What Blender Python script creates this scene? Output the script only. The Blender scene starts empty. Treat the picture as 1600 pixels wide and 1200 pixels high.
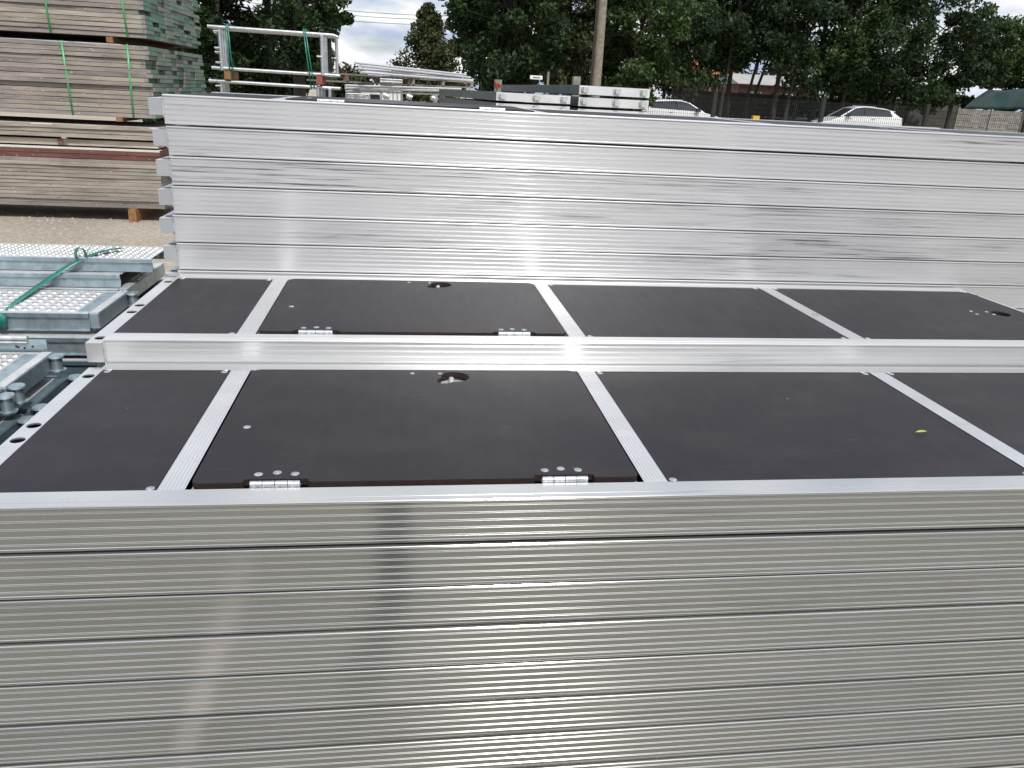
import bpy, bmesh, math, random
import numpy as np
from mathutils import Vector, Matrix
rnd = random.Random(7)
nrg = np.random.default_rng(11)
SC = bpy.context.scene
COL = SC.collection

# ------------------------------------------------------------------ camera
FPX, YAW, PITCH, ROLL = 1208.86, .1457, .3582, .0525
CAMP = np.array([.6473, -1.0245, .5717])
_F = np.array([math.sin(YAW)*math.cos(PITCH), math.cos(YAW)*math.cos(PITCH), -math.sin(PITCH)])
_r = np.array([math.cos(YAW), -math.sin(YAW), 0]); _u = np.cross(_r, _F)
_R = _r*math.cos(ROLL)+_u*math.sin(ROLL); _U = -_r*math.sin(ROLL)+_u*math.cos(ROLL)
def at(px, py, Y):
    d = _F+_R*(px-800)/FPX-_U*(py-600)/FPX
    return Vector(CAMP+d*(Y-CAMP[1])/d[1])
cd = bpy.data.cameras.new('camera'); cam = bpy.data.objects.new('camera', cd); COL.objects.link(cam)
cd.sensor_fit = 'HORIZONTAL'; cd.sensor_width = 36; cd.lens = 36*FPX/1600
cd.clip_start = .05; cd.clip_end = 2000
m = Matrix.Identity(4)
for i in range(3):
    m[i][0], m[i][1], m[i][2], m[i][3] = _R[i], _U[i], -_F[i], CAMP[i]
cam.matrix_world = m
SC.camera = cam

# ------------------------------------------------------------------ light
SUN_EL, SUN_AZ = math.radians(57), math.radians(15)      # azimuth measured from -Y towards +X
sv = Vector((math.sin(SUN_AZ)*math.cos(SUN_EL), -math.cos(SUN_AZ)*math.cos(SUN_EL), math.sin(SUN_EL)))
sl = bpy.data.lights.new('sun', 'SUN'); sl.energy = 3.0; sl.angle = math.radians(.6); sl.color = (1, .96, .9)
so = bpy.data.objects.new('sun', sl); COL.objects.link(so)
so.rotation_euler = sv.to_track_quat('Z', 'Y').to_euler(); so.location = (0, 0, 30)

W = bpy.data.worlds.new('World'); SC.world = W; W.use_nodes = True
nt = W.node_tree; nt.nodes.clear()
def wn(t, **k):
    n = nt.nodes.new(t)
    for a, b in k.items(): setattr(n, a, b)
    return n
out = wn('ShaderNodeOutputWorld'); bg = wn('ShaderNodeBackground'); sky = wn('ShaderNodeTexSky', sky_type='NISHITA')
sky.sun_disc = False; sky.sun_elevation = SUN_EL; sky.sun_rotation = math.atan2(sv.x, sv.y)
sky.air_density = 1.2; sky.dust_density = 1.5; sky.ozone_density = 1
tc = wn('ShaderNodeTexCoord'); mp = wn('ShaderNodeMapping'); mp.inputs['Scale'].default_value = (2.6, 2.6, 8.5); mp.inputs['Location'].default_value = (.8, .3, .55)
n1 = wn('ShaderNodeTexNoise'); n1.inputs['Scale'].default_value = 1.6; n1.inputs['Detail'].default_value = 9; n1.inputs['Roughness'].default_value = .58
cr = wn('ShaderNodeValToRGB'); cr.color_ramp.elements[0].position = .30; cr.color_ramp.elements[1].position = .47
n2 = wn('ShaderNodeTexNoise'); n2.inputs['Scale'].default_value = 3.1; n2.inputs['Detail'].default_value = 7
cr2 = wn('ShaderNodeValToRGB'); cr2.color_ramp.elements[0].position = .40; cr2.color_ramp.elements[1].position = .60
cr2.color_ramp.elements[0].color = (3.9, 4.7, 6.1, 1); cr2.color_ramp.elements[1].color = (8.6, 8.6, 8.5, 1)
mx = wn('ShaderNodeMix', data_type='RGBA')
L = nt.links.new
L(tc.outputs['Generated'], mp.inputs['Vector']); L(mp.outputs[0], n1.inputs['Vector']); L(mp.outputs[0], n2.inputs['Vector'])
L(n1.outputs['Fac'], cr.inputs['Fac']); L(n2.outputs['Fac'], cr2.inputs['Fac'])
L(cr.outputs['Color'], mx.inputs['Factor']); L(sky.outputs['Color'], mx.inputs[6]); L(cr2.outputs['Color'], mx.inputs[7])
L(mx.outputs[2], bg.inputs['Color']); bg.inputs['Strength'].default_value = .10; L(bg.outputs[0], out.inputs['Surface'])
vs = SC.view_settings; vs.view_transform = 'Standard'; vs.look = 'None'; vs.exposure = .33; vs.gamma = 1; vs.use_curve_mapping = False
SC.cycles.max_bounces = 7; SC.cycles.caustics_reflective = False; SC.cycles.caustics_refractive = False
SC.cycles.sample_clamp_indirect = 6

# ------------------------------------------------------------------ materials
class MT:
    def __init__(s, name):
        s.m = bpy.data.materials.new(name); s.m.use_nodes = True; s.t = s.m.node_tree
        s.b = s.t.nodes['Principled BSDF']
    def n(s, t, **k):
        x = s.t.nodes.new(t)
        for a, b in k.items(): setattr(x, a, b)
        return x
    def l(s, a, b): s.t.links.new(a, b)
    def coords(s, scale=(1, 1, 1), kind='Object', vary=True):
        tc = s.n('ShaderNodeTexCoord'); mp = s.n('ShaderNodeMapping'); mp.inputs['Scale'].default_value = scale
        s.l(tc.outputs[kind], mp.inputs['Vector'])
        if vary:
            oi = s.n('ShaderNodeObjectInfo'); ml = s.n('ShaderNodeMath', operation='MULTIPLY'); ml.inputs[1].default_value = 37.
            s.l(oi.outputs['Random'], ml.inputs[0]); cx = s.n('ShaderNodeCombineXYZ')
            for k in range(3): s.l(ml.outputs[0], cx.inputs[k])
            s.l(cx.outputs[0], mp.inputs['Location'])
        return mp.outputs[0]
    def noise(s, vec, scale, detail=4, rough=.55):
        n = s.n('ShaderNodeTexNoise'); n.inputs['Scale'].default_value = scale; n.inputs['Detail'].default_value = detail
        n.inputs['Roughness'].default_value = rough; s.l(vec, n.inputs['Vector']); return n.outputs['Fac']
    def ramp(s, f, stops):
        r = s.n('ShaderNodeValToRGB'); e = r.color_ramp.elements
        while len(e) < len(stops): e.new(.5)
        for q, (p, c) in zip(e, stops):
            q.position = p; q.color = (c, c, c, 1) if not hasattr(c, '__len__') else (*c, 1)
        s.l(f, r.inputs['Fac']); return r.outputs['Color']
    def mix(s, a, b, f, mode='MIX'):
        x = s.n('ShaderNodeMix', data_type='RGBA', blend_type=mode)
        for i, v in ((6, a), (7, b), (0, f)):
            if isinstance(v, (int, float)): x.inputs[i].default_value = v if i == 0 else (v, v, v, 1)
            elif isinstance(v, tuple): x.inputs[i].default_value = (*v, 1)
            else: s.l(v, x.inputs[i])
        return x.outputs[2]
    def bump(s, h, strength, dist=.002):
        b = s.n('ShaderNodeBump'); b.inputs['Strength'].default_value = strength; b.inputs['Distance'].default_value = dist
        s.l(h, b.inputs['Height']); s.l(b.outputs[0], s.b.inputs['Normal'])
    def set(s, **k):
        for a, v in k.items():
            a = {'rough': 'Roughness', 'metal': 'Metallic', 'col': 'Base Color', 'aniso': 'Anisotropic', 'spec': 'Specular IOR Level', 'coat': 'Coat Weight'}.get(a, a)
            i = s.b.inputs[a]
            if isinstance(v, (int, float)): i.default_value = v
            elif isinstance(v, tuple): i.default_value = (*v, 1)
            else: s.l(v, i)
        return s

def plain(name, col, rough=.6, metal=0, var=.12, scale=8):
    t = MT(name); v = t.coords(); f = t.noise(v, scale, 5)
    lo = tuple(c*(1-var) for c in col); hi = tuple(min(1, c*(1+var)) for c in col)
    t.set(col=t.ramp(f, [(.3, lo), (.7, hi)]), rough=rough, metal=metal)
    return t.m

def aluminium(name, base, rough, aniso, smear, metal=.92):
    t = MT(name)
    v = t.coords((.9, 6, 6)); broad = t.noise(v, 1.3, 5, .6)
    v2 = t.coords((1.5, 100, 100)); streak = t.noise(v2, 2.2, 6, .65)
    v3 = t.coords((30, 30, 30)); speck = t.noise(v3, 6, 3)
    c = t.ramp(broad, [(.3, tuple(b*.88 for b in base)), (.68, base)])
    s = t.ramp(streak, [(.38, .28), (.45, .88), (.6, 1.)])
    vm = t.coords((.5, 3, 3)); mask = t.ramp(t.noise(vm, 2.1, 3), [(.50, .03), (.64, 1.)])
    s = t.mix(1., s, mask, 'MIX') if smear > 0 else t.mix(1., s, .0)
    c = t.mix(c, s, smear, 'MULTIPLY')
    c = t.mix(c, t.ramp(speck, [(.2, .8), (.34, 1.)]), .6, 'MULTIPLY')
    r = t.n('ShaderNodeMapRange'); r.inputs['To Min'].default_value = rough-.05; r.inputs['To Max'].default_value = rough+.06
    t.l(streak, r.inputs['Value'])
    t.set(col=c, rough=r.outputs[0], metal=metal, aniso=aniso)
    tn = t.n('ShaderNodeTangent', direction_type='UV_MAP'); tn.uv_map = 'UVMap'; t.l(tn.outputs[0], t.b.inputs['Tangent']); t.b.inputs['Anisotropic Rotation'].default_value = .25
    t.bump(streak, .05, .0005)
    return t.m
M = {}
M['alu'] = aluminium('mill_aluminium', (.77, .765, .745), .18, .72, .35)
M['alu_mid'] = aluminium('bright_aluminium', (.82, .82, .825), .33, .72, .35, .75)
M['alu_far'] = aluminium('oxidised_aluminium', (.71, .71, .725), .35, .70, .98, .64)
M['alu_top'] = aluminium('clean_aluminium', (.82, .82, .83), .42, .4, .15)
M['alu_end'] = aluminium('cut_aluminium', (.62, .62, .64), .5, .0, .1)
M['weld'] = plain('weld_bead', (.55, .55, .57), .45, .9, .3, 90)

def panel_mat():
    t = MT('phenolic_plywood'); v = t.coords(); a = t.noise(v, 2.2, 6, .6); b = t.noise(t.coords((6, 1, 1)), 9, 4)
    c = t.ramp(a, [(.3, (.0085, .0075, .0125)), (.7, (.013, .011, .0145))])
    dust = t.ramp(t.noise(t.coords((1, 1.6, 1)), 5, 7, .7), [(.46, 0.), (.8, .13)])
    c = t.mix(c, (.13, .105, .09), dust)
    sp = t.ramp(t.noise(t.coords((9, 9, 9)), 9, 2), [(.80, 0.), (.83, .6)]); c = t.mix(c, (.5, .47, .42), sp)
    sc = t.ramp(t.noise(t.coords((3, 60, 1)), 3, 3), [(.70, 0.), (.76, .10)]); c = t.mix(c, (.4, .37, .34), sc)
    w = t.n('ShaderNodeTexWave', wave_type='BANDS', bands_direction='X'); w.inputs['Scale'].default_value = 95; t.l(t.coords(vary=False), w.inputs['Vector'])
    w2 = t.n('ShaderNodeTexWave', wave_type='BANDS', bands_direction='Y'); w2.inputs['Scale'].default_value = 95; t.l(t.coords(vary=False), w2.inputs['Vector'])
    mm = t.n('ShaderNodeMath', operation='MULTIPLY'); t.l(w.outputs['Fac'], mm.inputs[0]); t.l(w2.outputs['Fac'], mm.inputs[1])
    t.set(col=c, rough=t.ramp(b, [(.3, .38), (.7, .42)]), spec=.24); t.bump(mm.outputs[0], .10, .0004)
    return t.m
M['panel'] = panel_mat()
M['panel_edge'] = plain('plywood_edge', (.020, .010, .008), .7, 0, .4, 60)
M['zinc'] = plain('zinc_rivet', (.52, .54, .57), .48, .9, .3, 160)
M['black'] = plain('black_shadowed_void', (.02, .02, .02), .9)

def galv(name, base, rough=.42, metal=.75):
    t = MT(name); v = t.coords((1, 1, 1)); vo = t.n('ShaderNodeTexVoronoi'); vo.inputs['Scale'].default_value = 55; t.l(v, vo.inputs['Vector']); hs = t.n('ShaderNodeRGBToBW'); t.l(vo.outputs['Color'], hs.inputs[0])
    a = t.noise(v, 7, 6, .65)
    c = t.ramp(a, [(.3, tuple(b*.72 for b in base)), (.7, base)])
    c = t.mix(c, hs.outputs[0], .16, 'OVERLAY')
    st = t.ramp(t.noise(t.coords((8, 8, 1.2)), 6, 5), [(.28, .62), (.45, 1.)]); c = t.mix(c, st, .6, 'MULTIPLY')
    t.set(col=c, rough=rough, metal=metal); t.bump(a, .15, .001)
    return t.m
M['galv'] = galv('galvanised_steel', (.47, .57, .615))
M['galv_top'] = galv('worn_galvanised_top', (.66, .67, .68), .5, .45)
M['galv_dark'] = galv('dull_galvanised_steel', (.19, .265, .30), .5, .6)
M['tube'] = galv('bright_galvanised_tube', (.70, .72, .74), .30, .85)
M['bright_end'] = plain('bright_alloy_end', (.72, .73, .74), .4, .45, .1, 6)
M['grey_steel'] = galv('grey_green_sheet', (.12, .15, .155), .5, .25)
M['strap_g'] = plain('green_strap', (.014, .16, .12), .35, 0, .25, 20)
M['strap_l'] = plain('light_green_strap', (.07, .38, .15), .4, 0, .2, 20)
M['orange_wood'] = plain('fresh_bearer_wood', (.25, .13, .055), .8, 0, .35, 30)
M['grey_wood'] = plain('grey_pallet_wood', (.26, .23, .20), .85, 0, .3, 20)
M['brown_wood'] = plain('brown_pallet_block', (.16, .09, .06), .85, 0, .3, 20)
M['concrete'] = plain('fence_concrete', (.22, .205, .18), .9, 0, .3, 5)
M['concrete_shaded'] = plain('weathered_shaded_concrete', (.075, .07, .062), .9, 0, .35, 3)  # weathered concrete, with tree shade darkened into its base colour

def timber(name, cols, end=False, green=0.):
    t = MT(name)
    oi = t.n('ShaderNodeObjectInfo')
    base = t.ramp(oi.outputs['Random'], [(i/(len(cols)-1), c) for i, c in enumerate(cols)])
    g = t.noise(t.coords((1.2, 30, 30)), 2.6, 6, .7)
    b = t.noise(t.coords((.8, 3, 3)), 2.6, 5, .6)
    c = t.mix(base, t.ramp(g, [(.3, .5), (.5, .92), (.72, 1.15)]), .85, 'MULTIPLY')
    c = t.mix(c, t.ramp(b, [(.32, .62), (.55, 1.05)]), .8, 'MULTIPLY')
    kn = t.ramp(t.noise(t.coords((9, 30, 30)), 2.2, 2), [(.28, .35), (.34, 1.)]); c = t.mix(c, kn, .8, 'MULTIPLY')
    sp = t.ramp(t.noise(t.coords((6, 20, 20)), 4, 3), [(.68, 0.), (.73, 1.)]); c = t.mix(c, (.66, .62, .56), sp)
    if green:
        ml = t.n('ShaderNodeMath', operation='FRACT'); m2 = t.n('ShaderNodeMath', operation='MULTIPLY'); m2.inputs[1].default_value = 7.31
        t.l(oi.outputs['Random'], m2.inputs[0]); t.l(m2.outputs[0], ml.inputs[0])
        gr = t.ramp(ml.outputs[0], [(0, (.10, .20, .155)), (.35, (.07, .24, .17)), (.6, (.16, .24, .20)), (1, (.24, .25, .215))])
        am = t.ramp(t.noise(t.coords((14, 14, 14)), 1.6, 4), [(.36, .25), (.6, 1.)])
        c = t.mix(c, gr, am)
    t.set(col=c, rough=.85); t.bump(g, .4, .003)
    return t.m
OLD = [(.32, .285, .245), (.25, .23, .21), (.38, .335, .285), (.22, .20, .185), (.35, .31, .26), (.30, .255, .23), (.29, .272, .255), (.40, .36, .305)]
M['plank'] = timber('weathered_plank', OLD)
M['plank_end'] = timber('green_painted_plank_end', [(.20, .19, .165), (.28, .25, .22)], green=1)
M['plank_red'] = timber('red_brown_beam', [(.13, .055, .045), (.17, .075, .055)])
M['plank_pale'] = timber('pale_beam', [(.42, .38, .32), (.50, .45, .38)])
M['white_strip'] = plain('pale_plank_top', (.62, .60, .57), .7)

def ground_mat():
    t = MT('dusty_gravel_ground'); v = t.coords(kind='Object', vary=False)
    a = t.noise(v, .8, 6, .6); b = t.noise(v, 26, 8, .75); vo = t.n('ShaderNodeTexVoronoi'); vo.inputs['Scale'].default_value = 34; t.l(v, vo.inputs['Vector'])
    c = t.ramp(a, [(.3, (.30, .265, .215)), (.7, (.40, .36, .30))])
    c = t.mix(c, t.ramp(b, [(.3, .55), (.55, 1.), (.75, 1.35)]), .9, 'MULTIPLY')
    c = t.mix(c, vo.outputs['Distance'], .25, 'OVERLAY')
    t.set(col=c, rough=.95); t.bump(b, .6, .02); return t.m
M['ground'] = ground_mat()
M['pebble'] = timber('pebble_stone', [(.42, .38, .32), (.26, .24, .21), (.5, .47, .42)])
def leafm(name, a, b, trans=.25):
    t = MT(name); g = t.n('ShaderNodeNewGeometry'); v = t.coords(vary=False)
    f = t.noise(v, .7, 3); c = t.ramp(g.outputs['Random Per Island'], [(0, a), (1, b)])
    c = t.mix(c, t.ramp(f, [(.3, .6), (.7, 1.35)]), .8, 'MULTIPLY')
    t.set(col=c, rough=.6, spec=.25)
    tr = t.n('ShaderNodeBsdfTranslucent'); t.l(c, tr.inputs['Color']); ms = t.n('ShaderNodeMixShader'); ms.inputs[0].default_value = trans
    o = t.t.nodes['Material Output']; t.l(t.b.outputs[0], ms.inputs[1]); t.l(tr.outputs[0], ms.inputs[2]); t.l(ms.outputs[0], o.inputs['Surface'])
    return t.m
M['leaf_dark'] = leafm('dark_leaves', (.013, .032, .011), (.045, .075, .025))
M['leaf_mid'] = leafm('mid_green_leaves', (.026, .058, .016), (.075, .11, .034))
M['leaf_olive'] = leafm('olive_leaves', (.03, .045, .015), (.075, .085, .035))
M['bark'] = plain('bark', (.035, .03, .025), .9, 0, .4, 12)
M['pole_wood'] = plain('pole_wood', (.22, .19, .15), .9, 0, .25, 6)
M['car_white'] = MT('white_car_paint').set(col=(.78, .79, .80), rough=.25, coat=.6).m
M['car_dark'] = MT('dark_car_paint').set(col=(.02, .022, .026), rough=.25, coat=.6).m
M['car_glass'] = MT('car_glass').set(col=(.03, .035, .04), rough=.06, spec=.8).m
M['rubber'] = plain('tyre_rubber', (.025, .025, .025), .8)
M['rim'] = plain('alloy_rim', (.5, .5, .52), .3, .9)
M['red_lamp'] = plain('tail_lamp', (.30, .02, .02), .2)
M['fence_dark'] = plain('dark_green_fence_wire', (.012, .018, .016), .5)
M['roof_tile'] = plain('orange_roof_tile', (.42, .13, .06), .8, 0, .25, 3)
M['roof_pale'] = plain('pale_roof_sheet', (.42, .42, .42), .6, 0, .1, 2)
M['brickwall'] = plain('pinkish_brick_wall', (.16, .09, .075), .9, 0, .25, 3)
M['tarp'] = plain('green_tarpaulin', (.003, .026, .026), .75, 0, .3, 1.5)
M['white'] = plain('white_paint', (.75, .75, .73), .5)
M['yellow'] = plain('yellow_plastic', (.62, .40, .04), .5)
M['wire'] = plain('cable', (.03, .03, .03), .6)
M['leaf_y'] = plain('yellow_green_leaf', (.26, .32, .06), .5, 0, .3, 60)
M['rust'] = plain('rusty_red', (.26, .075, .04), .8)
M['red'] = plain('red_paint', (.4, .03, .02), .5)
M['olive_proxy'] = plain('dark_green_proxy', (.012, .035, .03), .6)

# ------------------------------------------------------------------ helpers
def tag(o, label=None, cat=None, group=None, kind=None):
    if label: o['label'] = label
    if cat: o['category'] = cat
    if group: o['group'] = group
    if kind: o['kind'] = kind
    return o
def empty(name, loc=(0, 0, 0), rz=0, **k):
    o = bpy.data.objects.new(name, None); COL.objects.link(o); o.location = loc; o.rotation_euler = (0, 0, rz)
    o.empty_display_size = .1
    return tag(o, **k)
def link(name, me, parent=None, loc=None, rot=None):
    o = bpy.data.objects.new(name, me); COL.objects.link(o)
    if parent: o.parent = parent
    if loc is not None: o.location = loc
    if rot is not None: o.rotation_euler = rot
    return o
class MB:
    """collects verts/faces, builds ONE mesh"""
    def __init__(s): s.v = []; s.f = []; s.mi = []; s.sm = []
    def add(s, vs, fs, mi=0, smooth=False):
        o = len(s.v); s.v += [tuple(v) for v in vs]; s.f += [tuple(i+o for i in f) for f in fs]
        s.mi += [mi]*len(fs); s.sm += [smooth]*len(fs); return s
    def box(s, a, b, mi=0, xf=None):
        x0, y0, z0 = a; x1, y1, z1 = b
        vs = [(x0, y0, z0), (x1, y0, z0), (x1, y1, z0), (x0, y1, z0), (x0, y0, z1), (x1, y0, z1), (x1, y1, z1), (x0, y1, z1)]
        if xf: vs = [xf @ Vector(v) for v in vs]
        return s.add(vs, [(0, 3, 2, 1), (4, 5, 6, 7), (0, 1, 5, 4), (1, 2, 6, 5), (2, 3, 7, 6), (3, 0, 4, 7)], mi)
    def tube(s, p, q, r, r2=None, n=10, mi=0, cap=True):
        p, q = Vector(p), Vector(q); d = (q-p).normalized(); a = d.orthogonal().normalized(); b = d.cross(a); r2 = r if r2 is None else r2
        vs = [p+(a*math.cos(t)+b*math.sin(t))*r for t in (2*math.pi*i/n for i in range(n))]+[q+(a*math.cos(t)+b*math.sin(t))*r2 for t in (2*math.pi*i/n for i in range(n))]
        s.add(vs, [(i, (i+1) % n, n+(i+1) % n, n+i) for i in range(n)], mi, True)
        if cap: s.add(vs, [tuple(range(n-1, -1, -1)), tuple(range(n, 2*n))], mi)
        return s
    def path(s, pts, rs, n=7, mi=0):
        for i in range(len(pts)-1): s.tube(pts[i], pts[i+1], rs[i], rs[i+1], n, mi, True)
        return s
    def extr(s, prof, x0, x1, mi=0, cap=True):
        """closed (y,z) outline extruded along X"""
        n = len(prof); vs = [(x0, y, z) for y, z in prof]+[(x1, y, z) for y, z in prof]
        s.add(vs, [(i, n+i, n+(i+1) % n, (i+1) % n) for i in range(n)], mi)
        if cap: s.add(vs, [tuple(range(n)), tuple(range(2*n-1, n-1, -1))], mi)
        return s
    def disc(s, c, r, h, n=14, mi=0, dome=True):
        c = Vector(c); vs = [c+Vector((math.cos(2*math.pi*i/n)*r, math.sin(2*math.pi*i/n)*r, 0)) for i in range(n)]
        vs += [c+Vector((math.cos(2*math.pi*i/n)*r*.7, math.sin(2*math.pi*i/n)*r*.7, h*.85)) for i in range(n)]
        vs += [c+Vector((0, 0, h))]
        s.add(vs, [(i, (i+1) % n, n+(i+1) % n, n+i) for i in range(n)]+[(n+i, n+(i+1) % n, 2*n) for i in range(n)], mi, True)
        return s
    def mesh(s, name, mats, uvx=False):
        me = bpy.data.meshes.new(name); me.from_pydata(s.v, [], s.f)
        for mt in (mats if isinstance(mats, (list, tuple)) else [mats]): me.materials.append(mt)
        me.polygons.foreach_set('material_index', s.mi); me.polygons.foreach_set('use_smooth', s.sm)
        uv = me.uv_layers.new(name='UVMap')
        co = np.empty(len(me.vertices)*3); me.vertices.foreach_get('co', co); co = co.reshape(-1, 3)
        li = np.empty(len(me.loops), dtype=int); me.loops.foreach_get('vertex_index', li)
        c = co[li]; uv.data.foreach_set('uv', np.stack([c[:, 0], c[:, 1]*.7+c[:, 2]*.9], 1).ravel())
        me.update(); return me
    def build(s, name, mats, parent=None, **k):
        return link(name, s.mesh(name, mats), parent, **k)
def plate(outline, holes, z0, z1, name, mats):
    """flat plate with real holes, z0..z1"""
    bm = bmesh.new(); es = []
    for loop in [outline]+holes:
        vs = [bm.verts.new((x, y, z1)) for x, y in loop]
        es += [bm.edges.new((vs[i], vs[(i+1) % len(vs)])) for i in range(len(vs))]
    bmesh.ops.triangle_fill(bm, use_beauty=True, edges=es)
    top = list(bm.faces)
    for f in top:
        if f.normal.z < 0: f.normal_flip()
    r = bmesh.ops.extrude_face_region(bm, geom=top)
    nf = [g for g in r['geom'] if isinstance(g, bmesh.types.BMFace)]
    for v in [g for g in r['geom'] if isinstance(g, bmesh.types.BMVert)]: v.co.z = z0
    bmesh.ops.recalc_face_normals(bm, faces=bm.faces)
    for f in bm.faces: f.material_index = 0 if abs(f.normal.z) > .5 else (1 if len(mats) > 1 else 0)
    me = bpy.data.meshes.new(name); bm.to_mesh(me); bm.free()
    for mt in mats: me.materials.append(mt)
    uv = me.uv_layers.new(name='UVMap')
    for lp in me.loops:
        c = me.vertices[lp.vertex_index].co; uv.data[lp.index].uv = (c.x, c.y*.7+c.z*.9)
    return me
def circ(x, y, rx, ry=None, n=20):
    ry = ry or rx
    return [(x+rx*math.cos(2*math.pi*i/n), y+ry*math.sin(2*math.pi*i/n)) for i in range(n)]
def copy_thing(root, loc, label, keep=None):
    r = root.copy(); COL.objects.link(r); r.location = loc; r['label'] = label
    for ch in list(root.children):
        if keep and ch.name.split('.')[0] not in keep: continue
        c = ch.copy(); COL.objects.link(c); c.parent = r
        for g in ch.children:
            d = g.copy(); COL.objects.link(d); d.parent = c
    return r

# ------------------------------------------------------------------ ground
G = -.77
def gz(x, y):
    s = max(0, min(1, (y-14)/16)); q = max(0, min(1, (21-x)/4)); s = s*s*(3-2*s); q = q*q*(3-2*q)
    return G-.13*s*q
def build_ground():
    xs = [-600, -200, -80, -40]+[-30+i*2.0 for i in range(46)]+[70, 120, 300, 700]; ys = [-300, -80, -20, -8, -4]+[-2+i*1.5 for i in range(44)]+[80, 120, 300, 900]
    vs = [(x, y, gz(x, y)) for y in ys for x in xs]; n = len(xs)
    fs = [(j*n+i, j*n+i+1, (j+1)*n+i+1, (j+1)*n+i) for j in range(len(ys)-1) for i in range(n-1)]
    o = MB().add(vs, fs, 0, True).build('ground', M['ground']); tag(o, kind='structure')
build_ground()
o = MB().add([(-9, -5.5, G+.004), (14, -5.5, G+.004), (14, -.12, G+.004), (-9, -.12, G+.004)], [(0, 1, 2, 3)]).build('added_lane', plain('added_olive_grey_lane', (.108, .105, .084), .9, 0, .25, 6)); tag(o, kind='structure')  # unseen ground strip added to darken what the front rails reflect
def mirror_at(px, py, Y):
    d = _F+_R*(px-800)/FPX-_U*(py-600)/FPX; t = (0-CAMP[1])/d[1]; p = CAMP+d*t; d = d*np.array([1, -1, 1]); return Vector(p+d*(Y/d[1]))
a = mirror_at(615, 850, -.80); e = empty('legs_proxy', (a.x, -.80, G), label='dark stand-in for unseen legs on the lane, mirrored dimly in the front stack rails', cat='proxy')  # unseen stand-in for legs, added to put a dark band in the rails
MB().tube((0, 0, .02), (0, 0, .42), .040, .052, 20).build('body', M['olive_proxy'], e); MB().tube((0, 0, .42), (0, 0, .44), .058, .058, 20).build('rim', M['olive_proxy'], e)
a = mirror_at(330, 1080, -.5); o = MB().box((-.024, -.45, 0), (.024, .25, .04)).build('reflection_plank', M['plank'], loc=(a.x, -.5, G+.005)); tag(o, 'unseen short pale plank added for rail reflections in the lane before the front stack', 'plank')  # unseen piece of wood added to give the rails a pale reflection
def pebbles():
    b = MB()
    for i in range(5200):
        x = rnd.uniform(-4.2, -.3); y = rnd.uniform(2.0, 7.4); r = rnd.choice((.004, .006, .008, .012, .02))*rnd.uniform(.6, 1.2)
        z = G; k = [Vector((x+r*rnd.uniform(.7, 1.3)*math.cos(t), y+r*rnd.uniform(.7, 1.3)*math.sin(t), z-.002)) for t in (0, 1.5, 3.1, 4.6)]
        tp = Vector((x+r*rnd.uniform(-.3, .3), y, z+r*rnd.uniform(.5, .9)))
        b.add(k+[tp], [(0, 1, 4), (1, 2, 4), (2, 3, 4), (3, 0, 4)])
    o = b.build('gravel', M['pebble']); tag(o, kind='stuff', label='small loose stones on the dusty yard ground')
pebbles()

# ------------------------------------------------------------------ aluminium platforms
RW, UH = .043, .0742; X0, X1, WD = .024, 2.434, .61
def rail_profile():
    """front side rail, outer face towards -Y; ribs and lips are real relief"""
    p = []
    p += [(RW, 0), (.0125, 0), (.0120, -.0007), (.0095, -.0007), (.0090, 0), (.0012, 0), (-.0006, -.0004), (-.0016, -.0014), (-.0018, -.0032), (-.0008, -.0046), (.0006, -.0052)]
    for z in (-.0118, -.0246, -.0374, -.0500, -.0626):
        p += [(.0006, z+.0018), (.0001, z+.0015), (.0006, z+.0006), (.0006, z-.0006), (.0001, z-.0009), (.0006, z-.0018)]
    p += [(.0006, -.0690), (.0002, -.0700), (.0002, -.0730), (.0010, -UH), (.030, -UH), (.030, -UH+.003), (.005, -UH+.003), (.005, -.005), (RW, -.005)]
    return p
def rails(mt='alu'):
    pf = rail_profile()
    a = MB().extr(pf, X0, X1).mesh('side_rail', M[mt])
    bk = [(WD-y, z) for y, z in pf][::-1]
    b = MB().extr(bk, X0, X1).mesh('side_rail', M[mt])
    return a, b
RAIL_F, RAIL_B = rails(); X1S = X1; X1 = 3.040; RAIL_FL, RAIL_BL = rails('alu_far'); X1 = X1S; RAIL_FM, RAIL_BM = rails('alu_mid')
def end_beam(xa, xb):
    xc = xa+.0335/2+.001
    holes = [circ(xc, y, .0118, .0118, 18) for y in (.038, .245, .306, .556)]
    r = .004
    me = plate([(xa, 0.001), (xb, 0.001), (xb, WD-.001), (xa, WD-.001)], holes, -.0130, -.010, 'end_beam', [M['alu_top'], M['alu_end']])
    bm = bmesh.new(); bm.from_mesh(me); t = .0026
    def bx(a, b, mi=1):
        r_ = bmesh.ops.create_cube(bm, size=1)
        for v in r_['verts']: v.co = Vector([a[i]+(v.co[i]+.5)*(b[i]-a[i]) for i in range(3)])
        for f in {f for v in r_['verts'] for f in v.link_faces}: f.material_index = mi
    bx((xa, .001, -.052), (xb, .0035, -.0132)); bx((xa, WD-.0035, -.052), (xb, WD-.001, -.0132))
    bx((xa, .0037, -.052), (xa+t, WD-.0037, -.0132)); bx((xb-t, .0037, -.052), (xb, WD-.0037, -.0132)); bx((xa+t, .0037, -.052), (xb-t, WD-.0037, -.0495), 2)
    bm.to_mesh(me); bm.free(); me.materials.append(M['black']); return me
EB_L, EB_R = end_beam(-.013, .0215), end_beam(2.4365, 2.471)
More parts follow.
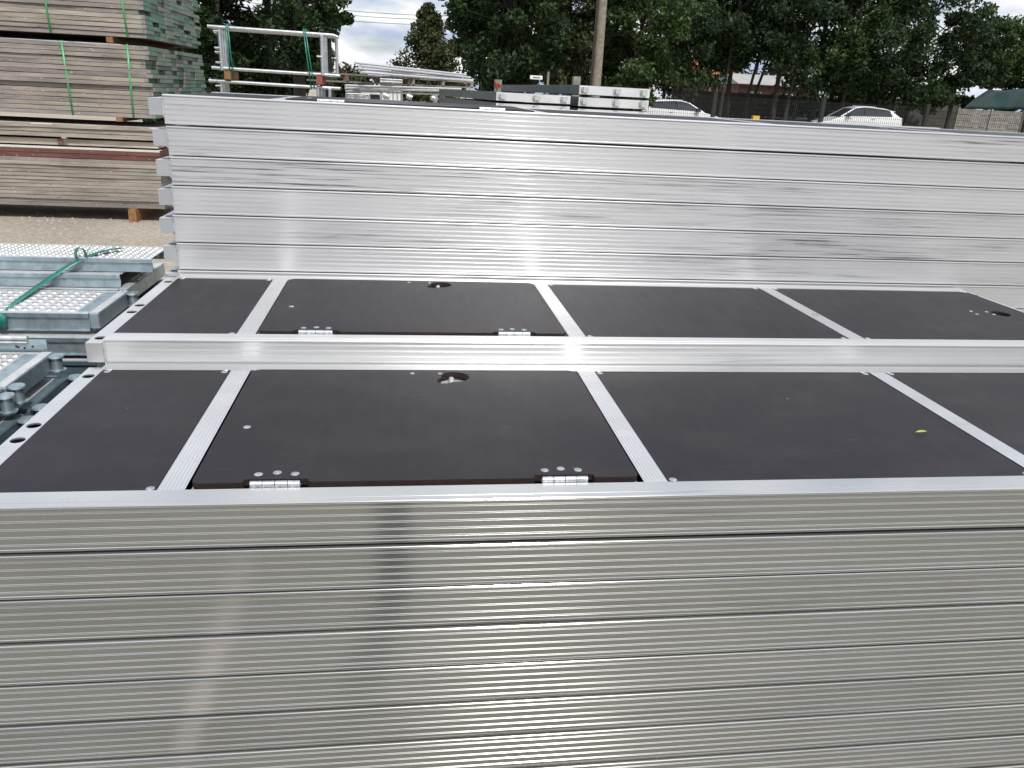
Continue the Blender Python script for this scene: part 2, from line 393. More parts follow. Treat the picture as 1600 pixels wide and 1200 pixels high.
def weld_mesh(x, y):
    b = MB(); zz = [-.008-.0048*i for i in range(10)]
    for i, z in enumerate(zz):
        j = .0006*math.sin(i*2.1)
        b.tube((x-.0005+j, y+j, z+.0005), (x+.0005-j, y-.0002, z-.0046), .0026, .0029, 7)
    return b.mesh('weld_bead', M['weld'])
WELD = weld_mesh(.0232, .0012)
def bar(xa, xb):
    pf = []; n = 7; w = (xb-xa)
    b = MB(); y0, y1 = RW+.0006, WD-RW-.0006
    # shallow grooves along Y, as a stepped top profile
    top = [(xa, -.0008)]
    for i in range(n):
        c = xa+w*(i+.5)/n; top += [(c-w*.028, -.0008), (c-w*.018, -.0016), (c+w*.018, -.0016), (c+w*.028, -.0008)]
    top += [(xb, -.0008), (xb, -.03), (xa, -.03)]
    m_ = len(top); vs = [(x, y0, z) for x, z in top]+[(x, y1, z) for x, z in top]
    b.add(vs, [(i, (i+1) % m_, m_+(i+1) % m_, m_+i) for i in range(m_)]+[tuple(range(m_)), tuple(range(2*m_-1, m_-1, -1))])
    return b.mesh('cross_bar', M['alu_top'])
BARS = [bar(.2834, .3228), bar(1.0269, 1.0661), bar(1.729, 1.769)]
def rect(xa, ya, xb, yb): return [(xa, ya), (xb, ya), (xb, yb), (xa, yb)]
PY0, PY1 = RW+.002, WD-RW-.002
P1 = plate(rect(.0285, PY0, .2815, PY1), [], -.013, -.0016, 'deck_panel', [M['panel'], M['panel_edge']])
P2 = plate(rect(1.068, PY0, 1.727, PY1), [], -.013, -.0016, 'deck_panel', [M['panel'], M['panel_edge']])
P3 = plate(rect(1.771, PY0, 2.432, PY1), [circ(2.345, .304, .024, .028, 24)], -.013, -.0016, 'deck_panel', [M['panel'], M['panel_edge']])
def arc(cx, cy, r, a0, a1, n=7): return [(cx+r*math.cos(a0+(a1-a0)*i/(n-1)), cy+r*math.sin(a0+(a1-a0)*i/(n-1))) for i in range(n)]
def keyhole():
    A = (.751, .521, .0295); B = (.727, .497, .0165); pts = []
    for i in range(40):
        t = 2*math.pi*i/40; d = (math.cos(t), math.sin(t)); r = A[2]
        ox, oy = B[0]-A[0], B[1]-A[1]; bb = d[0]*ox+d[1]*oy; cc = ox*ox+oy*oy-B[2]**2; dd = bb*bb-cc
        if dd > 0: r = max(r, bb+math.sqrt(dd))
        pts.append((A[0]+d[0]*r, A[1]+d[1]*r))
    return pts
H0, H1, HY0, HY1 = .3285, 1.0215, .0560, .5635
def hatch():
    pi = math.pi; o = []
    o += arc(H0+.012, HY0+.012, .012, pi, 1.5*pi)
    for a, b in ((.404, .499), (.851, .947)):
        o += arc(a-.006, HY0+.006, .006, -pi/2, 0, 4)+[(a, HY0+.0105)]+[(b, HY0+.0105)]+arc(b+.006, HY0+.006, .006, pi, 1.5*pi, 4)
    o += arc(H1-.012, HY0+.012, .012, -pi/2, 0)+arc(H1-.022, HY1-.022, .022, 0, pi/2)+arc(H0+.022, HY1-.022, .022, pi/2, pi)
    return plate(o, [keyhole()], -.0075, .0032, 'hatch_panel', [M['panel'], M['panel_edge']])
HATCH = hatch()
HTRAY = MB().box((.3236, PY0-.001, -.020), (1.0262, PY1+.001, -.016)).mesh('hatch_seat', M['galv_top'])
def hinge(xa, xb):
    b = MB(); n = 4; w = (xb-xa)/n
    for i in range(n): b.tube((xa+w*i+.0006, .0525, .0022), (xa+w*(i+1)-.0006, .0525, .0022), .0049, None, 12)
    b.box((xa, .044, -.0035), (xb, .060, -.0012)); return b.mesh('hinge', M['zinc'])
HG = [hinge(.4145, .4885), hinge(.8615, .9355)]
RIV = MB().disc((0, 0, 0), .0066, .0013).add([(-.003, -.0006, .0014), (.003, -.0006, .0014), (.003, .0006, .0014), (-.003, .0006, .0014)], [(0, 1, 2, 3)]).mesh('rivet', M['zinc'])
RSM = MB().disc((0, 0, 0), .0050, .0011).mesh('rivet', M['zinc'])
LATCH = MB().box((.700, .50, -.0150), (.765, .535, -.0125)).tube((.744, .505, -.016), (.744, .535, -.007), .006).mesh('latch_lever', M['galv_top'])
RIVETS = [(.372, .264, 'h'), (.422, .083, 'h'), (.4495, .088, 'h'), (.477, .083, 'h'), (.871, .083, 'h'), (.898, .088, 'h'), (.926, .083, 'h'), (.661, .541, 's'), (.720, .541, 's'),
          (.272, .052, 'p'), (.271, .5605, 'p'), (.040, .5605, 'p'), (1.078, .053, 'p'), (1.077, .5605, 'p'), (1.716, .5605, 'p'), (1.7165, .053, 'p'), (1.781, .5605, 'p'), (1.781, .053, 'p'),
          (2.269, .328, 's'), (2.263, .296, 's'), (2.314, .323, 's'), (2.317, .296, 's'), (2.422, .5605, 'p')]
P3L = plate(rect(1.771, PY0, 2.338, PY1), [], -.013, -.0016, 'deck_panel', [M['panel'], M['panel_edge']])
P4L = plate(rect(2.382, PY0, 3.038, PY1), [], -.013, -.0016, 'deck_panel', [M['panel'], M['panel_edge']]); BARL = bar(2.3395, 2.3805)
def deck(loc, label, full=True, group=None, long_=False):
    e = empty('scaffold_platform', loc, label=label, cat='scaffold deck', group=group)
    link('side_rail', RAIL_FL if long_ else RAIL_F, e); link('side_rail', RAIL_BL if long_ else RAIL_B, e); link('end_beam', EB_L, e); link('end_beam', EB_R, e, (.606, 0, 0) if long_ else None); link('weld_bead', WELD, e)
    if full:
        for b in BARS+([BARL] if long_ else []): link('cross_bar', b, e)
        for p in ((P1, P2, P3L, P4L) if long_ else (P1, P2, P3)): link('deck_panel', p, e)
        h = link('hatch_panel', HATCH, e); link('hatch_seat', HTRAY, e); link('latch_lever', LATCH, e)
        for g in HG: link('hinge', g, h)
        for x, y, k in RIVETS:
            z = .0032 if k == 'h' or (k == 's' and x < 1) else -.0016
            link('rivet', RIV if k != 's' else RSM, h if (k == 'h' or (k == 's' and x < 1)) else e, (x, y, z), (0, 0, rnd.uniform(-.4, .4)))
    return e
ORD = ['top', 'second', 'third', 'fourth', 'fifth', 'sixth', 'seventh', 'eighth', 'ninth', 'tenth', 'eleventh', 'twelfth', 'thirteenth', 'fourteenth', 'fifteenth', 'sixteenth']
GA, GB, GC = 'platforms stacked closest to the camera', 'platforms in the middle stack', 'platforms in the tall rear stack'
deck((0, 0, 0), 'top platform of the front stack, dark plywood hatch panels in ribbed aluminium frame', True, GA)
low = {}
def lower(loc, label, group, long_=False):
    if long_ not in low:
        low[long_] = deck(loc, label, False, group, long_); return low[long_]
    o = copy_thing(low[long_], loc, label); o['group'] = group; return o
for k in range(1, 9):
    o = lower((rnd.uniform(-.004, .004)-(.05 if k > 2 else .01), rnd.uniform(-.0012, .0012), -.0778*k), f'{ORD[k]} platform down in the front stack, ribbed grey aluminium side rail', GA)
    o.rotation_euler = (0, rnd.uniform(.0004, .0016)*(1 if k < 6 else 0), 0)
MY, MZ = .613, .0519
o = deck((-.003, MY, MZ), 'top platform of the middle stack, its hatch and panels flanked by two rails', True, GB)
for ch, me in zip([c for c in o.children if c.name.startswith('side_rail')], (RAIL_FM, RAIL_BM)): ch.data = me
o.rotation_euler = (0, 0, .0047)
for k in range(1, 9):
    o = lower((rnd.uniform(-.004, .004), MY, MZ-.0778*k), f'{ORD[k]} platform down in the middle stack, wedged between front and rear stacks', GB)
FY, FZ = 1.2292, .5265
FO = [0, .004, .006, .003, -.001, .001, -.003]
deck((-.009, FY+.004, FZ), 'top platform of the tall rear stack, bright side rail above a dark gap', True, GC, True).rotation_euler = (.0045, .0005, .006)
for k in range(1, 16):
    dx = FO[k] if k < 7 else rnd.uniform(-.004, .004)
    lb = f'{ORD[k]} platform down in the tall rear stack, scuffed bright aluminium rail' if k < 8 else f'{ORD[k]} platform down in the tall rear stack, hidden behind the middle stack'
    o = lower((dx-.011, FY+rnd.uniform(0, .002)+(.0035 if k == 1 else 0), FZ-.0775*k-(.0012 if k else 0)), lb, GC, True); o.rotation_euler = (0, .0012-.0001*k, .006)
# timber bearers under the stacks
def bearer_at(x, ya, yb, za, zb, label, mat='grey_wood', name='timber_bearer', w=.07):
    o = MB().box((x, ya, za), (x+w, yb, zb)).build(name, M[mat]); tag(o, label, 'bearer', 'bearers under the platform stacks'); return o
for nm, (ya, yb, zb) in (('front', (0, .61, -.0778*8-UH-.001)), ('middle', (.614, 1.22, MZ-.0778*8-UH-.001)), ('rear', (1.235, 1.85, FZ-.0775*15-UH-.004))):
    for x, w in ((.35, 'hatch end'), (1.9, 'far end')):
        bearer_at(x, ya, yb, G, zb, f'timber bearer on the ground under the {w} of the {nm} platform stack')
# leaves lying on the decks
def small_leaf(p, s, rz, label):
    n = 9; vs = []; 
    for i in range(n):
        t = i/(n-1); w = math.sin(math.pi*min(1, t*.99+.005))**.8*.10*s; h = .0015*math.sin(t*3)+.0009
        vs += [(t*s, -w, h+.001), (t*s, 0, h-.0006), (t*s, w, h+.0014)]
    fs = []
    for i in range(n-1):
        a = i*3; fs += [(a, a+1, a+4, a+3), (a+1, a+2, a+5, a+4)]
    o = MB().add(vs, fs, 0, True).build('fallen_leaf', M['leaf_y'], loc=p, rot=(.25, 0, rz)); tag(o, label, 'leaf')
small_leaf((1.617, .222, .0005), .027, .12, 'small yellow green leaf lying on the front stack plywood panel')
small_leaf((1.738, .885, MZ+.0005), .022, -1.0, 'tiny yellow leaf beside the cross bar of the middle stack')

# ------------------------------------------------------------------ galvanised steel decks on the left
def perf_plate(xa, xb, ya, yb, pitch, name='perforated_plate'):
    nx, ny = int((xb-xa)/pitch), int((yb-ya)/pitch); px, py = (xb-xa)/nx, (yb-ya)/ny; b = MB(); n = 8
    for j in range(ny):
        for i in range(nx):
            cx, cy = xa+px*(i+.5), ya+py*(j+.5); r = min(px, py)*.30
            sq = [(px/2, 0), (px/2, py/2), (0, py/2), (-px/2, py/2), (-px/2, 0), (-px/2, -py/2), (0, -py/2), (px/2, -py/2)]
            vs = [(cx+x, cy+y, 0) for x, y in sq]+[(cx+r*1.35*math.cos(k*math.pi/4), cy+r*1.35*math.sin(k*math.pi/4), .0006) for k in range(n)]
            vs += [(cx+r*math.cos(k*math.pi/4), cy+r*math.sin(k*math.pi/4), .0036) for k in range(n)]+[(cx+r*.92*math.cos(k*math.pi/4), cy+r*.92*math.sin(k*math.pi/4), -.004) for k in range(n)]
            fs = []
            for a in (0, 8, 16): fs += [(a+k, a+(k+1) % n, a+8+(k+1) % n, a+8+k) for k in range(n)]
            b.add(vs, fs)
    return b.mesh(name, M['galv_top'])
def spigot(parent, x, y, z, h=.036, r=.0135):
    b = MB().tube((x, y, z-h/2), (x, y, z+h/2), r, r, 16).tube((x, y, z+h/2-.001), (x, y, z+h/2+.0035), r*1.45, r*1.35, 16).tube((x, y, z-h/2-.0035), (x, y, z-h/2+.001), r*1.35, r*1.5, 16)
    b.tube((x, y, z+h/2+.003), (x, y, z+h/2+.0045), r*.8, r*.8, 12)
    o = b.build('spigot', M['galv'], parent); return o
def steel_deck(xe, ya, yb, zt, label, h=.052, perf=True, beam=True, spig=(), L_=2.0, beamh=.044, step=True, dark=False, pitch=.031):
    """perforated galvanised plank running to -X from its end at xe"""
    e = empty('steel_deck', (xe, ya, zt), label=label, cat='steel deck', group='galvanised steel decks piled beside the platforms')
    w = yb-ya; xr = -.028 if beam else 0
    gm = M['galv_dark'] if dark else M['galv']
    pf = [(0, 0), (.018, 0), (.018, -.002), (.002, -.002)]
    if step: pf = [(.016, 0), (.016, -.0022), (.0035, -.0022), (.0035, -.012), (.0085, -.015), (.0085, -h+.003), (.0, -h+.003), (.0, -h), (.0065, -h), (.0065, -.016), (.0010, -.013), (.0, -.001), (.001, 0)]
    MB().extr(pf[::-1], -L_, xr).build('side_rail', gm, e); MB().extr([(w-y, z) for y, z in pf], -L_, xr).build('side_rail', gm, e)
    if perf: link('perforated_plate', perf_plate(-L_, xr-.036 if beam else xr-.004, .0165, w-.0165, pitch), e, (0, 0, -.0006))
    else: MB().box((-L_, .0165, -.004), (xr-.001, w-.0165, -.0012)).build('top_plate', M['galv_top'], e)
    MB().box((-L_, .004, -.0015), (xr, .0163, .0006)).box((-L_, w-.0163, -.0015), (xr, w-.004, .0006)).build('rolled_edge', M['galv_top'], e)
    if beam and perf: MB().box((xr-.0355, .0165, -.003), (xr-.001, w-.0165, -.0006)).build('end_strip', M['galv'], e)
    if beam:
        b = MB(); b.box((-.027, .0, -beamh), (0, w, .0008)); o = b.build('end_beam', gm, e)
        bv = o.modifiers.new('bevel', 'BEVEL'); bv.width = .003; bv.segments = 2
        MB().box((-.026, .002, .001), (-.002, w-.002, .0016)).build('beam_top', M['galv_top'] if not dark else gm, e)
    for y in spig: spigot(e, .014, y, -beamh/2)
    return e
# stack behind (seen above the middle platforms' left end)
steel_deck(-.205, 1.198, 1.458, -.060, 'perforated galvanised deck with a green strap across it, near the platforms', spig=(.245,))
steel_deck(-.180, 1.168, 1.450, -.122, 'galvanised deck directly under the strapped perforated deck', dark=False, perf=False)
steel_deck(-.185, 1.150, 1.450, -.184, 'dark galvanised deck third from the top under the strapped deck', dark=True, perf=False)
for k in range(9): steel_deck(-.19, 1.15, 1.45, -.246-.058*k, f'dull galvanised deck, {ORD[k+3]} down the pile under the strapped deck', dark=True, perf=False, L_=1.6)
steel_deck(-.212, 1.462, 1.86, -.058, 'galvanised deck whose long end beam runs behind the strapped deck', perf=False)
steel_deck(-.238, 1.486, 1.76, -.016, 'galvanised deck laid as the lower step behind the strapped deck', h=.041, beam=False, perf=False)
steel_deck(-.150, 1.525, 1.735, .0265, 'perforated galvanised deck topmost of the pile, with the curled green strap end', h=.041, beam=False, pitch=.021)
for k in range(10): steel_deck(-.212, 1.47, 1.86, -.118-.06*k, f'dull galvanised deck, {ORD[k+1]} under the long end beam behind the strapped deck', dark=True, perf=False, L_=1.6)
# front pile with spigots
steel_deck(-.268, .775, 1.035, -.120, 'perforated galvanised deck with round spigots, nearest the alloy deck end', spig=(.02, .24), pitch=.027, L_=1.4, beamh=.046)
steel_deck(-.270, .500, .770, -.122, 'galvanised deck in front of the spigot deck with a bent hook', spig=(.245,), pitch=.027, L_=1.4, dark=True, beamh=.05)
for k in range(1, 10):
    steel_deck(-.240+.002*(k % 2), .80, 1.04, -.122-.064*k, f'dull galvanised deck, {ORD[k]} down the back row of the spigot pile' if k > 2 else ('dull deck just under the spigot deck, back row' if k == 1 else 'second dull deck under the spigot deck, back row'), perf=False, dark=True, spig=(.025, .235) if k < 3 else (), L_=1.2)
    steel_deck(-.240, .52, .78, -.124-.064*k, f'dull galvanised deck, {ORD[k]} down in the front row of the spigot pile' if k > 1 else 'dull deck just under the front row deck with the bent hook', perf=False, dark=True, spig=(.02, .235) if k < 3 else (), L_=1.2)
# raised steel channel lying along the spigot deck
e = empty('steel_channel', (-.285, 1.045, -.12), label='galvanised channel with a rounded lip and small bolt holes behind the spigot deck', cat='steel channel')
MB().box((-1.3, 0, .0), (-.0, .004, .030)).build('web', M['galv'], e)
MB().tube((-1.3, .002, .034), (-.045, .002, .034), .0065, None, 12).tube((-1.3, -.004, .024), (-.045, -.004, .024), .003, None, 8).build('lip', M['galv_top'], e)
for x, z in ((-.075, .012), (-.07, .010), (-.055, .008), (-.035, .012)):
    MB().tube((x, -.0012, z), (x, -.0002, z), .0028, None, 8).build('bolt_hole', M['black'], e)
# bent hook
b = MB(); pts = [Vector((-.40, .72, -.118)), Vector((-.385, .73, -.095)), Vector((-.37, .745, -.088)), Vector((-.355, .755, -.098)), Vector((-.345, .76, -.112))]
b.path(pts, [.004]*5, 8); o = b.build('wire_hook', M['galv_dark']); tag(o, 'bent dark wire hook resting on the front spigot deck', 'hook')
# green strap with curled end
def ribbon(pts, w, th=.0008, name='strap', mat=None, parent=None, wdir=None):
    b = MB(); vs = []; n = len(pts); pts = [Vector(p) for p in pts]
    for i, p in enumerate(pts):
        d = (pts[min(n-1, i+1)]-pts[max(0, i-1)]).normalized()
        s = wdir(i) if wdir else d.cross(Vector((0, 0, 1))).normalized()
        s = s.normalized()*w/2; u = s.cross(d).normalized()*th
        vs += [p-s, p+s, p+s+u, p-s+u]
    fs = []
    for i in range(n-1):
        a = i*4
        for k in range(4): fs.append((a+k, a+(k+1) % 4, a+4+(k+1) % 4, a+4+k))
    fs += [(0, 3, 2, 1), (n*4-4, n*4-3, n*4-2, n*4-1)]
    b.add(vs, fs, 0, True); return b.build(name, mat or M['strap_g'], parent)
st = empty('packing_strap', (-.46, 1.2, -.05), label='flat green packing strap across the steel decks with a curled loop', cat='strap')
def rel(p): return Vector(p)-Vector((-.46, 1.2, -.05))
P_ = [at(4, 516, 1.19), at(3, 494, 1.192), at(2, 489, 1.20), at(60, 447, 1.455), at(108, 415, 1.50), at(129, 404.5, 1.53), at(150, 395.5, 1.56), at(168, 391, 1.60), at(190, 387.5, 1.64)]
wd = lambda i: Vector((1, 0, 0)) if i < 2 else Vector((.95, -.1, .25))
ribbon([rel(p) for p in P_], .021, name='strap_run', parent=st, wdir=lambda i: Vector((1, 0, 0)) if i < 2 else Vector((.9, -.35, 0)))
c0 = at(127, 397, 1.535); lp = []
for i in range(17):
    t = -2.2+i*(5.9/16); lp.append(rel(c0+Vector((math.cos(t)*.0145+i*.0002, -.002*i*.5, math.sin(t)*.0225))))
ribbon(lp, .016, name='strap_loop', parent=st, wdir=lambda i: Vector((.75, -.65, 0)))
ribbon([rel(at(133, 405, 1.54)), rel(at(136, 395, 1.54)), rel(at(139, 388, 1.54)), rel(at(143.5, 383.5, 1.54))], .009, name='strap_tail', parent=st, wdir=lambda i: Vector((.5, -.8, .2)))

# ------------------------------------------------------------------ timber bundles
TX, TY = -1.78, 6.99
def wavy(b, L_, y1, t0, seg=11):
    vs = []; za = ya = zb = 0.
    for i in range(seg+1):
        x = -L_*i/seg
        if i: za = rnd.uniform(-.0014, .0014); zb = rnd.uniform(-.0022, .0012); ya = rnd.uniform(-.005, .003)
        vs += [(x, ya, za), (x, y1, za), (x, y1, t0+zb), (x, ya, t0+zb)]
    fs = [(i*4+k, i*4+(k+1) % 4, i*4+4+(k+1) % 4, i*4+4+k) for i in range(seg) for k in range(4)]+[(seg*4, seg*4+1, seg*4+2, seg*4+3)]
    b.add(vs, [f[::-1] for f in fs])
def timber_bundle(loc, rows, cols, th, label, bow, n_front=None, skew=0., rz=0.):
    e = empty('timber_bundle', loc, rz, label=label, cat='timber stack', group='strapped bundles of old scaffold planks')
    cache = {}
    for r in range(rows):
        for c in range(cols):
            key = (r*7+c*3) % 9
            if key not in cache:
                b = MB(); s = rnd.uniform; y1 = .2235; t0 = th*.90
                wavy(b, 4, y1, t0)
                b.add([(0, 0, 0), (0, y1, 0), (0, y1, t0), (0, 0, t0)], [(0, 1, 2, 3)], 1)
                b.add([(-.035, -.0006, .001), (.0006, -.0006, .001), (.0006, -.0006, t0-.001), (-.035, -.0006, t0-.001)], [(0, 1, 2, 3)], 2)
                cache[key] = b.mesh('plank', [M['plank'], M['plank_end'], M['zincband']])
            jx = rnd.uniform(-.012, .012) if rnd.random() > .12 else rnd.uniform(-.05, -.02)
            link('plank', cache[key], e, (jx+skew*r, c*.226+rnd.uniform(-.004, .004)+(0 if c else rnd.uniform(-.012, .012)), r*th), (0, rnd.uniform(-.0012, .0012), rnd.uniform(-.0008, .0008)))
    return e
M['zincband'] = plain('rusty_end_band', (.24, .24, .22), .6, .3, .4, 60)
z_m = .163; z_u = .163+.645+.045
pz = lambda py, px=150: at(px, py, TY).z
mz0, mz1 = at(235, 185, TY).z, at(235, 72, TY).z
tm = timber_bundle((TX+.115, TY, mz0), 16, 9, (mz1-mz0)/16, 'middle bundle of old planks with green painted ends and two light green straps', 0, skew=-.0006)
uz0 = at(230, 60, TY).z
tu = timber_bundle((TX+.105, TY-.02, uz0), 13, 9, .0385, 'topmost bundle of old planks, paler, cut off by the picture top', 0, skew=-.0004)
def strap_on(e, x, h, x2, y=-.008):
    ribbon([(x2, y, -.004), (x2+(x-x2)*.5, y-.002, h*.5), (x, y, h+.004), (x, 1.9, h+.006)], .017, .001, 'strap', M['strap_l'], e, wdir=lambda i: Vector((1, 0, 0)))
for (pa, ya), (pb, yb) in (((97, 70), (115, 182)), ((199, 72), (209, 182))):
    a, b_ = at(pa, ya, TY), at(pb, yb, TY); strap_on(tm, a.x-(TX+.115), mz1-mz0, b_.x-(TX+.115))
for (pa, ya), (pb, yb) in (((73, 0), (82, 54)), ((192, 0), (202, 62))):
    a, b_ = at(pa, ya, TY), at(pb, yb, TY); sl_ = (a.x-b_.x)/max(.01, a.z-b_.z); h = .0385*13
    strap_on(tu, b_.x-(TX+.105)+sl_*h, h, b_.x-(TX+.105), -.012)
for x in (-.36, -2.3):
    for za, zb, w in ((uz0-.052, uz0-.001, 'upper'), (mz0-.040, mz0-.001, 'middle')):
        o = MB().box((TX+.115+x, TY-.01, za), (TX+.115+x+.055, TY+1.95, zb)).build('timber_bearer', M['orange_wood'])
        tag(o, f'orange brown wood bearer under the {w} plank bundle, {"close to its end" if x > -1 else "further along"}', 'bearer', 'bearers between plank bundles')
# bottom bundle: mixed planks, a pale beam layer, two red brown beams
e = empty('timber_bundle', (TX, TY, G), label='bottom stack of weathered planks with two red brown beams in it', cat='timber stack', group='strapped bundles of old scaffold planks')
ytop = at(150, 194, TY).z-G; ybot = at(150, 331, TY).z-G+.045
def layer(z0, z1, mat, xoff=0, cols=4, dy=0, strip=None):
    for c in range(cols):
        b = MB(); t0 = (z1-z0)*.91
        wavy(b, 4, .224, t0) if mat == 'plank' else b.box((-4, 0, 0), (-.0, .224, t0)); b.add([(0, 0, 0), (0, .224, 0), (0, .224, t0), (0, 0, t0)], [(0, 1, 2, 3)]) if mat == 'plank' else None
        if strip and c == 0: b.add([(-4, -.0007, t0*.72), (0, -.0007, t0*.72), (0, -.0007, t0+.0006), (-4, -.0007, t0+.0006)], [(0, 1, 2, 3)], 1).add([(-4, 0, t0+.0008), (0, 0, t0+.0008), (0, .1, t0+.0008), (-4, .1, t0+.0008)], [(0, 1, 2, 3)], 1)
        o = b.build('plank', [M[mat], M['white_strip']], e); o.location = (xoff+rnd.uniform(-.006, .006), dy+c*.226+(rnd.uniform(-.010, .010) if c == 0 else 0), z0); o.rotation_euler = (0, rnd.uniform(-.0012, .0012), 0)
        o['label'] = {'plank_red': 'dark red brown squared beam', 'plank_pale': 'pale squared beam'}.get(mat, 'weathered grey brown plank')
zc = lambda py: at(150, py, TY).z-G
layer(zc(202), zc(195), 'plank', .11, strip=1); layer(zc(209), zc(202), 'plank', .10); layer(zc(216), zc(209), 'plank', .10)
layer(zc(229), zc(219), 'plank_pale', .09, 4, .05)
layer(zc(241), zc(231), 'plank_red', .11, strip=1); layer(zc(248.5), zc(241), 'plank_red', .11)
zz = zc(248.5); n_ = 13; st_ = (zz-ybot)/n_
for k in range(n_): layer(zz-st_*(k+1), zz-st_*k, 'plank', .10+rnd.uniform(-.012, .01))
MB().box((-.75, .0, zc(218.5)), (-.71, .9, zc(216)+.0)).build('spacer', M['plank_pale'], e)
MB().box((-.80, .03, zc(229.5)), (-.76, .9, zc(218.5)-.001)).build('spacer', M['brown_wood'], e)
for x in (-.22, -2.4):
    o = MB().box((TX+.0+x, TY-.07, G), (TX+x+.07, TY+.95, G+ybot-.002)).build('timber_bearer', M['orange_wood']); tag(o, 'orange brown wood block under the bottom plank stack, on the gravel' if x > -1 else 'wood block under the bottom plank stack further from its end', 'bearer')

# ------------------------------------------------------------------ frame bundle
def frame(x0, x1, zt, zb, y, posts, label, grp, down=0):
    e = empty('scaffold_trestle', (x0, y, zb), label=label, cat='scaffold frame', group=grp); h = zt-zb; w = x1-x0
    MB().tube((0, 0, h), (w, .02, h-.012), .017, None, 12).build('top_tube', M['tube'], e)
    if not down: MB().tube((.01, 0, .02), (w+.01, .02, .008), .016, None, 12).build('bottom_tube', M['tube'], e)
    for px in posts:
        MB().tube((px, .0, 0-down), (px, .0, h-.02), .018, None, 12).build('post', M['tube'], e)
        for z in ((h*.18, h*.42, h*.52, h*.9) if px < w/2 else (h*.45,)): MB().tube((px-.055, -.01, z), (px, -.01, z), .009, None, 8).build('wedge_pin', M['tube'], e)
    return e
fa, fb = at(324, 41, 7.9), at(521, 57, 7.9); fc = at(328, 107, 7.9)
for i in range(5):
    posts = (.11, fb.x-fa.x-.12) if i < 4 else (.03, fb.x-fa.x-.02)
    frame(fa.x+i*.006, fb.x+i*.006, fa.z-.0*i, fc.z-.01, 7.9+i*.075, posts, ['foremost upright galvanised frame with wedge pins in the raised bundle', 'second galvanised frame in the raised bundle', 'third galvanised frame in the raised bundle', 'fourth galvanised frame in the raised bundle', 'rearmost galvanised frame of the raised bundle with thin outer posts'][i], 'galvanised frames strapped in the upper bundle')
fd = at(327, 126, 7.9)
for i in range(4):
    frame(fd.x+i*.005, fb.x+i*.006+.02, fd.z, fd.z-.45, 7.88+i*.08, (.12, 1.1, 1.22) if i == 0 else (.12, 1.12), ['front frame of the lower bundle standing behind the tall platform stack', 'second frame of the lower bundle', 'third frame of the lower bundle', 'rear frame of the lower bundle'][i], 'galvanised frames in the lower bundle', down=abs(fd.z-.45-G))
for px, mt, w in ((356, 'orange_wood', 'pale wood'), (499, 'rust', 'rusty red')):
    a = at(px, 121, 7.86); o = MB().box((a.x-.03, 7.84, fd.z+.022), (a.x+.03, 8.26, fc.z-.016)).build('spacer_block', M[mt]); tag(o, f'small {w} block between the two frame bundles', 'block')
for (xa, ya, xb, yb) in ((353, 42, 360, 124), (474, 50, 487, 140)):
    for q in (0, 5):
        a, b_ = at(xa+q*.6, ya, 7.86), at(xb+q, yb, 7.86)
        o = ribbon([a+Vector((0, .4, .03)), a+Vector((0, 0, .03)), (a+b_)/2+Vector((0, -.01, 0)), b_], .012, .001, 'packing_strap', M['strap_g'], None, wdir=lambda i: Vector((1, 0, 0)))
        tag(o, 'dark green strap around the raised frame bundle, ' + ('by its pinned posts' if xa < 400 else 'by its plain posts') + (', slacker strand' if q else ''), 'strap')

# ------------------------------------------------------------------ tube pile on pallet
def horizon_same_z(pl, YL, pr):
    a = at(pl[0], pl[1], YL); d = _F+_R*(pr[0]-800)/FPX-_U*(pr[1]-600)/FPX; t = (a.z-CAMP[2])/d[2]
    return a, Vector(CAMP+d*t)
UPT = [((555, 98), (728, 117)), ((563, 103), (735, 121)), ((556, 107), (738, 125)), ((564, 113), (738, 126.5))]
for i, (pl, pr_) in enumerate(UPT):
    a = at(*pl, 8.6+.08*(i % 3)); b_ = at(*pr_, 12.2+.08*(i % 3))
    o = MB().tube(a, b_, .0145, None, 12).build('steel_tube', M['bright_end'])
    tag(o, ['topmost long galvanised tube of the pile on the raised pallet', 'second long tube down on the raised pallet', 'third long tube down on the raised pallet, sticking out furthest', 'lowest long tube lying on the raised pallet', 'inner galvanised tube half hidden in the raised pile', 'lower inner tube half hidden in the raised pile'][i], 'steel tube', 'galvanised tubes on the raised pallet')
LOT = [((540, 133.5), (720, 139)), ((540, 137.5), (705, 143)), ((541, 142), (685, 147)), ((562, 139.5), (722, 142))]
for i, (pl, pr_) in enumerate(LOT):
    a = at(*pl, 8.6+.1*i); b_ = at(*pr_, 11.2+.1*i)
    o = MB().tube(a, b_, .0135, None, 12).build('steel_tube', M['bright_end'])
    tag(o, ['topmost tube of the lower pile under the pallet', 'middle tube of the lower pile under the pallet', 'lowest tube of the lower pile, carrying the couplers', 'rear tube of the lower pile under the pallet'][i], 'steel tube', 'galvanised tubes under the pallet')
e = empty('pallet', at(537, 128, 8.7), label='long grey pallet with wooden blocks between the two tube piles', cat='pallet'); o0 = Vector(e.location)
def beam2(pa, Ya, pb, Yb, hh, dd, name, mat, par):
    a, b_ = at(*pa, Ya)-o0, at(*pb, Yb)-o0; b = MB(); n = Vector((-(b_-a).y, (b_-a).x, 0)).normalized()*dd; u = Vector((0, 0, hh))
    b.add([a, b_, b_+n, a+n, a+u, b_+u, b_+n+u, a+n+u], [(0, 3, 2, 1), (4, 5, 6, 7), (0, 1, 5, 4), (1, 2, 6, 5), (2, 3, 7, 6), (3, 0, 4, 7)]); return b.build(name, M[mat], par)
beam2((537, 117), 8.7, (740, 130), 12.0, .018, .5, 'board', 'grey_wood', e); beam2((537, 129), 8.7, (740, 138), 12.0, .018, .5, 'board', 'grey_wood', e)
